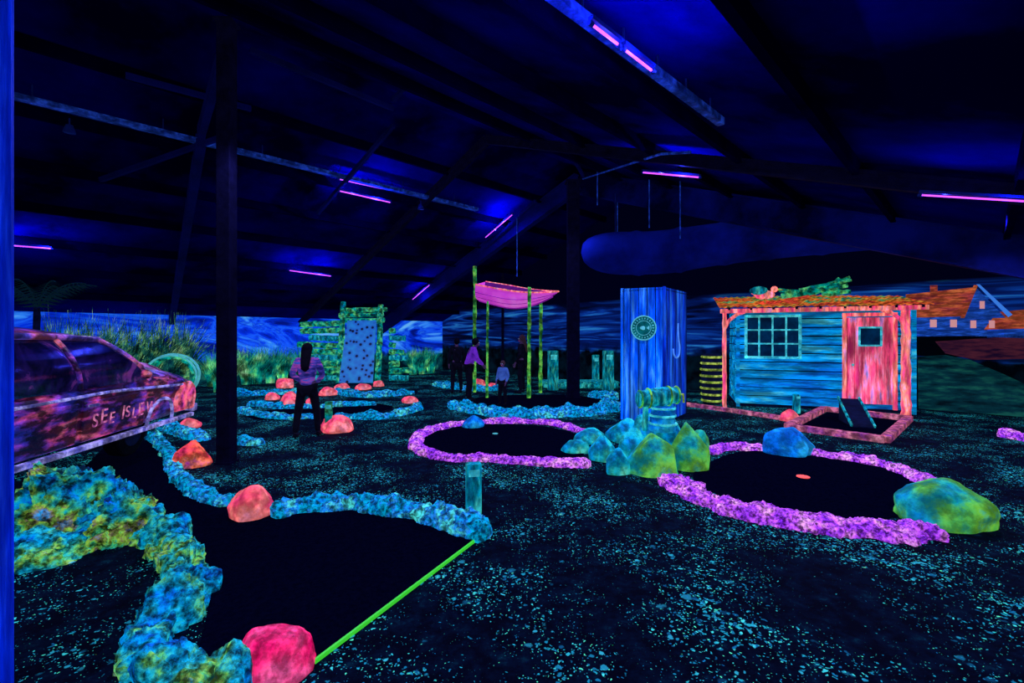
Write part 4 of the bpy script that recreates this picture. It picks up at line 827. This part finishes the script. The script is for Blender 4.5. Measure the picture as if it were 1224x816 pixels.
# ---------------------------------------------------------------- old car
cw = 1.66
r = root('old_car', (-5.28, 7.65, 0.02), 0, 'battered old off-road car painted in blue pink and orange', 'car', rot=(math.radians(6), 0, math.radians(98.5)))
L0 = -4.6
prof = [(L0, 0.5), (L0 - 0.02, 1.12), (-1.15, 1.2), (-0.75, 1.18), (-0.3, 1.11), (-0.1, 1.0), (0.0, 0.82), (-0.04, 0.56)]
def extr(prof, y0, y1, mat, mbx):
    n = len(prof); vs = [(x, y0, z) for x, z in prof] + [(x, y1, z) for x, z in prof]
    mbx.add(vs, [tuple(range(n)), tuple(range(n, 2 * n))[::-1]] + [(i, (i + 1) % n, n + (i + 1) % n, n + i) for i in range(n)], mat)
mb = MB(); extr(prof, 0, cw, M['car'], mb); mb.obj('body', r, bevel=0.12, bseg=6, smooth=True)
mb = MB(); nn_ = 12; vs = []; fs = []
for j in range(nn_ + 1):
    t = j / nn_; x = -1.2 + 1.12 * t; z = 1.2 - 0.16 * t ** 2.5
    for k in range(17):
        s = k / 16; rid = 0.05 if 5 <= k <= 11 else 0.0
        vs.append((x, 0.05 + s * (cw - 0.1), z + 0.13 * math.sin(math.pi * s) ** 0.7 + rid + 0.01 * noise.noise(Vector((x * 4, s * 6, 0)))))
for j in range(nn_):
    for k in range(16): a = j * 17 + k; fs.append((a, a + 1, a + 18, a + 17))
mb.add(vs, fs, M['carhood']); ho = mb.obj('bonnet', r, smooth=True); sm = ho.modifiers.new('s', 'SOLIDIFY'); sm.thickness = 0.02
zt = 1.7
def cab(x, t, side):
    # rounded tumblehome: bulges outward half way up, tucks in at the roof
    off = 0.03 + 0.26 * t ** 2.2
    y = off if side == 0 else cw - off
    return Vector((x, y, 1.17 + (zt - 1.17) * t))
xb, xt = -1.2, -1.85
NT = 6
def curve_pillar(xa, xa2, side, bulge=0.0): return [cab(xa + (xa2 - xa) * (i / NT) + bulge * math.sin(math.pi * i / NT), i / NT, side) for i in range(NT + 1)]
for side in (0, 1):
    for (xa, xa2, bg) in ((xb, xt, 0.06), (-2.45, -2.5, 0), (-3.5, -3.5, 0), (L0 + 0.05, L0 + 0.25, -0.05)):
        mb = MB(); mb.tubepath(curve_pillar(xa, xa2, side, bg), 0.03, M['carhood'] if xa == xb else M['car'], 8); mb.obj('window_pillar', r, smooth=True)
    mb = MB(); mb.tubepath(catmull([cab(xt, 1, side), cab(-2.6, 1, side) + Vector((0, 0, .04)), cab(-3.5, 1, side) + Vector((0, 0, .04)), cab(L0 + 0.25, 1, side)], 0.15), 0.035, M['carhood']); mb.obj('roof_rail', r, smooth=True)
mb = MB(); vs = []; fs = []
for j in range(13):
    u = j / 12; x = xt + 0.02 + (L0 + 0.25 - xt) * u
    for k in range(13):
        s = k / 12; vs.append((x, 0.29 + s * (cw - 0.58), zt + 0.01 + 0.04 * math.sin(math.pi * u) + 0.08 * math.sin(math.pi * s) ** .8 * math.sin(math.pi * min(1, 0.1 + .8 * u))))
for j in range(12):
    for k in range(12): a = j * 13 + k; fs.append((a, a + 1, a + 14, a + 13))
mb.add(vs, fs, M['car']); ho = mb.obj('roof', r, smooth=True); sm = ho.modifiers.new('s', 'SOLIDIFY'); sm.thickness = 0.03
def strip(A, B, name):
    mb = MB(); n = len(A); mb.add(list(A) + list(B), [(i, i + 1, n + i + 1, n + i) for i in range(n - 1)], M['glass']); mb.obj(name, r, smooth=True)
strip(curve_pillar(xb, xt, 0, .06), curve_pillar(xb, xt, 1, .06), 'windscreen')
for side in (0, 1):
    for (a, c, ba, b, d, bb) in ((xb - 0.04, xt - .02, .06, -2.42, -2.47, 0), (-2.48, -2.53, 0, -3.48, -3.48, 0), (-3.53, -3.53, 0, L0 + 0.08, L0 + 0.27, -.05)):
        strip(curve_pillar(a, c, side, ba), curve_pillar(b, d, side, bb), 'side_window')
strip(curve_pillar(L0 + 0.05, L0 + 0.25, 0, -.05), curve_pillar(L0 + 0.05, L0 + 0.25, 1, -.05), 'rear_window')
mb = MB(); mb.box((0.0, cw / 2, 0.84), (0.03, cw - 0.5, 0.24), M['rubber_gap'])
for i in range(6): mb.box((0.005, cw / 2, 0.74 + i * 0.04), (0.03, cw - 0.52, 0.012), M['carred'])
mb.obj('grille', r)
for y in (0.22, cw - 0.22):
    mb = MB(); mb.cyl((-0.06, y, 0.88), (0.03, y, 0.88), 0.11, M['carred'], n=20); mb.cyl((0.03, y, 0.88), (0.045, y, 0.88), 0.085, M['pane'], n=20); mb.obj('headlight', r)
mb = MB(); mb.box((0.06, cw / 2, 0.6), (0.1, cw + 0.06, 0.12), M['sill']); mb.obj('bumper', r, bevel=0.02)
mb = MB(); extr([(-0.62, 0.62), (-0.55, 0.9), (-0.38, 1.05), (-0.2, 1.06), (-0.06, 0.97), (0.0, 0.8), (-0.03, 0.6)], -0.045, 0.01, M['carred'], mb); mb.obj('fender', r, bevel=0.04, bseg=4, smooth=True, label='bright pink front fender')
mb = MB(); mb.tubepath(catmull([(-1.25, -0.03, 0.53), (-1.18, -0.035, 0.75), (-0.98, -0.04, 0.87), (-0.78, -0.04, 0.84), (-0.66, -0.035, 0.68), (-0.64, -0.03, 0.55)], 0.05), 0.022, M['sill']); mb.obj('wheel_arch_trim', r, smooth=True)
mb = MB(); mb.tubepath([(-4.5, -0.012, 1.08), (-2.0, -0.012, 1.1), (-0.4, -0.012, 1.02)], 0.018, M['sill']); mb.obj('belt_trim', r, smooth=True)
mb = MB(); mb.box((-2.2, -0.01, 0.5), (4.4, 0.06, 0.06), M['sill']); mb.obj('sill_trim', r, bevel=0.01)
for x0_, x1_ in ((-1.3, -2.42), (-2.5, -3.4)):
    mb = MB(); mb.box(((x0_ + x1_) / 2, -0.008, 0.8), (abs(x1_ - x0_), 0.03, 0.46), M['car']); mb.obj('door_panel', r, bevel=0.03, bseg=3)
mb = MB(); mb.box((-2.3, -0.035, 0.98), (0.14, 0.03, 0.03), M['sill']); mb.obj('door_handle', r)
mb = MB(); mb.sphere((-1.45, -0.07, 1.27), 0.07, M['car'], 12, (.6, 1, .9)); mb.obj('wing_mirror', r, smooth=True)
for x in (-0.85, -3.4):
    for y in (0.45, cw - 0.2):
        w = sub('wheel', r)
        mb = MB(); mb.cyl((x, y - 0.1, 0.33), (x, y + 0.1, 0.33), 0.33, M['rubber_gap'], n=28); mb.obj('tyre', w, bevel=0.03)
        mb = MB(); mb.cyl((x, y - 0.115, 0.33), (x, y + 0.115, 0.33), 0.18, M['darkwood'], n=20); mb.obj('rim', w)
xx = -2.3
for i, chh in enumerate('SEE ISLEW'):
    if chh == ' ': xx += 0.09; continue
    cu = bpy.data.curves.new('letter', 'FONT'); cu.body = chh; cu.size = 0.22 + 0.03 * math.sin(i * 2); cu.extrude = 0.003
    to = bpy.data.objects.new('tmp', cu); C.objects.link(to)
    bpy.context.view_layer.update(); dg = bpy.context.evaluated_depsgraph_get()
    me = bpy.data.meshes.new_from_object(to.evaluated_get(dg)); bpy.data.objects.remove(to)
    me.materials.clear(); me.materials.append(M['chalk']); me.name = 'letter'
    wd_ = max(v.co.x for v in me.vertices)
    lt = bpy.data.objects.new('letter', me); C.objects.link(lt); lt.parent = r
    lt.rotation_euler = (math.radians(90), 0.1 * math.sin(i * 3.3), 0); lt.location = (xx, -0.035, 0.72 + 0.02 * math.sin(i * 1.7)); xx += wd_ + 0.035

# ---------------------------------------------------------------- people
def skin(name, chains, mat, parent, sub_=2, s=1.0):
    V, E = chains; keys = list(V); idx = {k: i for i, k in enumerate(keys)}
    me = bpy.data.meshes.new('t'); me.from_pydata([Vector(V[k][:3]) * s for k in keys], [(idx[a], idx[b]) for a, b in E], [])
    ob = bpy.data.objects.new('t', me); C.objects.link(ob)
    ob.modifiers.new('sk', 'SKIN')
    for i, k in enumerate(keys):
        d = me.skin_vertices[0].data[i]; rr = V[k][3] * s; d.radius = (rr, rr); d.use_root = (i == 0)
    ss = ob.modifiers.new('ss', 'SUBSURF'); ss.levels = sub_; ss.render_levels = sub_
    bpy.context.view_layer.update(); dg = bpy.context.evaluated_depsgraph_get()
    m2 = bpy.data.meshes.new_from_object(ob.evaluated_get(dg)); bpy.data.objects.remove(ob)
    m2.name = name; m2.materials.clear(); m2.materials.append(mat)
    m2.polygons.foreach_set('use_smooth', [True] * len(m2.polygons))
    o = bpy.data.objects.new(name, m2); C.objects.link(o); o.parent = parent
    return o
def person(loc, heading, height, label, top, legs, hair, pose={}, longhair=False, slim=1.0):
    s = height / 1.74
    r = root('person', loc, heading, label, 'person')
    J = dict(pel=(0, 0, .95), spi=(0, 0, 1.14), che=(0, 0, 1.32), nek=(0, 0, 1.47), jaw=(0, .03, 1.55), hed=(0, .015, 1.62), top=(0, .0, 1.68),
             shL=(-.17, 0, 1.41), elL=(-.24, -.02, 1.14), wrL=(-.22, .12, .93), haL=(-.215, .15, .86),
             shR=(.17, 0, 1.41), elR=(.24, -.02, 1.14), wrR=(.22, .12, .93), haR=(.215, .15, .86),
             hiL=(-.09, 0, .9), knL=(-.12, .03, .5), anL=(-.14, -.01, .09), hiR=(.09, 0, .9), knR=(.12, .03, .5), anR=(.14, -.01, .09))
    J.update(pose)
    rad = dict(pel=.12, spi=.11, che=.12, nek=.045, jaw=.055, hed=.078, top=.06, shL=.055, elL=.04, wrL=.027, haL=.03, shR=.055, elR=.04, wrR=.027, haR=.03,
               hiL=.08, knL=.055, anL=.038, hiR=.08, knR=.055, anR=.038)
    V = {k: (*J[k], rad[k] * slim) for k in J}
    E = [('pel', 'spi'), ('spi', 'che'), ('che', 'nek'), ('nek', 'jaw'), ('jaw', 'hed'), ('hed', 'top')]
    for d in 'LR': E += [('che', 'sh' + d), ('sh' + d, 'el' + d), ('el' + d, 'wr' + d), ('wr' + d, 'ha' + d), ('pel', 'hi' + d), ('hi' + d, 'kn' + d), ('kn' + d, 'an' + d)]
    jw = Vector(J['hed']); V['nose'] = (jw.x, jw.y + .09, jw.z - .02, .012); E.append(('hed', 'nose'))
    for sgn, nm in ((-1, 'eaL'), (1, 'eaR')): V[nm] = (jw.x + sgn * .08, jw.y - .01, jw.z - .01, .014); E.append(('hed', nm))
    for d, sg in (('L', 1), ('R', -1)):
        ha = Vector(J['ha' + d]); wr = Vector(J['wr' + d]); u = (ha - wr).normalized(); ac = Vector((0, 1, 0)) - u * u.y; ac = ac.normalized() if ac.length > .1 else Vector((1, 0, 0))
        inn = Vector((sg, 0, 0))
        for i, (o_, l) in enumerate(((-.026, .062), (-.009, .075), (.009, .08), (.026, .07))):
            a = ha + ac * o_ + u * .03; b_ = a + u * l * .55; c_ = b_ + (u * .7 + inn * .7).normalized() * l * .5
            for nm, q in (('a', a), ('b', b_), ('c', c_)): V['f%s%d%s' % (d, i, nm)] = (*q, .0095)
            E += [('ha' + d, 'f%s%da' % (d, i)), ('f%s%da' % (d, i), 'f%s%db' % (d, i)), ('f%s%db' % (d, i), 'f%s%dc' % (d, i))]
        a = ha + ac * .045 + inn * .01; b_ = a + (u + ac * .5).normalized() * .045
        V['t%sa' % d] = (*a, .011); V['t%sb' % d] = (*b_, .0095); E += [('ha' + d, 't%sa' % d), ('t%sa' % d, 't%sb' % d)]
    skin('body', (V, E), M['skin'], r, 2, s)
    tv = {k: (*J[k], q * slim) for k, q in dict(spi=.135, pel=.14, che=.145, nek=.06, shL=.075, elL=.055, wrL=.042, shR=.075, elR=.055, wrR=.042).items()}
    skin('top', (tv, [('pel', 'spi'), ('spi', 'che'), ('che', 'nek'), ('che', 'shL'), ('shL', 'elL'), ('elL', 'wrL'), ('che', 'shR'), ('shR', 'elR'), ('elR', 'wrR')]), top, r, 2, s)
    lv = {k: (*J[k], q * slim) for k, q in dict(pel=.13, hiL=.1, knL=.075, anL=.055, hiR=.1, knR=.075, anR=.055).items()}
    skin('trousers', (lv, [('pel', 'hiL'), ('hiL', 'knL'), ('knL', 'anL'), ('pel', 'hiR'), ('hiR', 'knR'), ('knR', 'anR')]), legs, r, 2, s)
    for d in 'LR':
        an = Vector(J['an' + d])
        skin('shoe', ({'h': (an.x, an.y - .03, .05, .045), 'm': (an.x, an.y + .08, .045, .045), 't': (an.x, an.y + .19, .035, .033)}, [('h', 'm'), ('m', 't')]), M['black_cloth'], r, 2, s)
    h = Vector(J['hed']); nk = Vector(J['nek'])
    mb = MB(); mb.sphere(Vector((h.x, h.y - .022, h.z + .022)) * s, .1 * s, hair, 18, (.93, 1, 1.05))
    if longhair:
        path = [Vector(q) * s for q in ((h.x, h.y - .05, h.z + .04), (h.x, h.y - .085, h.z - .06), (nk.x, nk.y - .11, nk.z - .02), (nk.x, nk.y - .15, nk.z - .14), (nk.x, nk.y - .15, nk.z - .25))]
        n = 12; vs = []; cp = catmull(path, .04)
        for i, p in enumerate(cp):
            t = i / (len(cp) - 1); rw = (.095 - .03 * t * t - (.05 if t > .97 else 0)) * s
            for k in range(n): a = 2 * math.pi * k / n; vs.append(p + Vector((math.cos(a) * rw, math.sin(a) * rw * .5, 0)))
        N = len(cp); mb.add(vs, [(i * n + k, i * n + (k + 1) % n, (i + 1) * n + (k + 1) % n, (i + 1) * n + k) for i in range(N - 1) for k in range(n)] + [tuple((N - 1) * n + k for k in range(n))], hair)
    mb.obj('hair', r, smooth=True)
    for sg in (-1, 1):
        mb = MB(); mb.sphere(((h.x + sg * .03) * s, (h.y + .074) * s, (h.z + .0) * s), .011 * s, M['white'], 8); mb.obj('eye', r, smooth=True)
    mb = MB(); mb.box((h.x * s, (h.y + .075) * s, (h.z - .06) * s), (.045 * s, .02 * s, .01 * s), M['carred']); mb.obj('mouth', r)
    return r
person(S(365, 524) + Vector((0, 0.08, 0)), math.radians(8), 1.66, 'person with long dark hair and dull violet top standing astride', M['jacket'], M['black_cloth'], M['hair_dark'], longhair=True,
       pose=dict(anL=(-.2, -.05, .09), knL=(-.16, .0, .5), anR=(.16, .1, .09), knR=(.14, .09, .5), wrL=(-.12, .2, 1.0), haL=(-.08, .25, .97), elL=(-.27, 0, 1.15), elR=(.27, 0, 1.15), wrR=(.12, .2, 1.0), haR=(.08, .25, .97)))
person(S(560, 479), math.radians(-75), 1.76, 'person in purple top leaning forward over the green', M['purpleshirt'], M['black_cloth'], M['hair_dark'],
       pose=dict(spi=(0, .05, 1.13), che=(0, .11, 1.3), nek=(0, .16, 1.44), jaw=(0, .23, 1.5), hed=(0, .21, 1.57), top=(0, .2, 1.63), shL=(-.17, .13, 1.39), shR=(.17, .13, 1.39), elL=(-.22, .2, 1.14), elR=(.22, .2, 1.14), wrL=(-.1, .38, .97), haL=(-.05, .42, .92), wrR=(.1, .38, .97), haR=(.05, .42, .92)))
person(S(601, 484), math.radians(150), 1.14, 'child in pale blue top standing beside the adults', M['blueshirt'], M['black_cloth'], M['hair_fair'], slim=1.1)
person(S(624, 470), math.radians(70), 1.8, 'person with long fair hair in black clothes', M['black_cloth'], M['black_cloth'], M['hair_fair'], longhair=True)
person(S(546, 470), math.radians(20), 1.7, 'person in dark clothes standing behind the players', M['black_cloth'], M['black_cloth'], M['hair_dark'])

# ---------------------------------------------------------------- lights
def spot(loc, e, col, ang=150):
    ld = bpy.data.lights.new('fill_spot', 'SPOT'); ld.energy = e; ld.color = col; ld.shadow_soft_size = 0.03; ld.spot_size = math.radians(ang); ld.spot_blend = 0.5
    o = bpy.data.objects.new('fill_spot', ld); o.location = loc; C.objects.link(o)
for l, e in (((-2.2, 1.0, 3.3), 180), ((2.5, 1.0, 3.0), 150), ((-3, 6, 4.8), 400), ((3, 7, 4.4), 450), ((7.0, 7.0, 3.6), 290), ((-7, 11, 4.8), 360), ((0.5, 12, 5.3), 300)): spot(l, e, (0.5, 0.5, 1.0))  # added fill spots for general light, without fixtures
w = bpy.data.worlds.new('w'); sc.world = w; w.use_nodes = True
w.node_tree.nodes['Background'].inputs[0].default_value = (0.003, 0.008, 0.12, 1); w.node_tree.nodes['Background'].inputs[1].default_value = 0.06

cam = bpy.data.cameras.new('camera'); co = bpy.data.objects.new('camera', cam); C.objects.link(co)
co.location = (0, 0, HC); co.rotation_euler = (math.radians(90), 0, 0)
cam.sensor_width = 36; cam.lens = F * 36 / 1224; cam.shift_y = -8 / 1224; cam.clip_start = 0.05
sc.camera = co
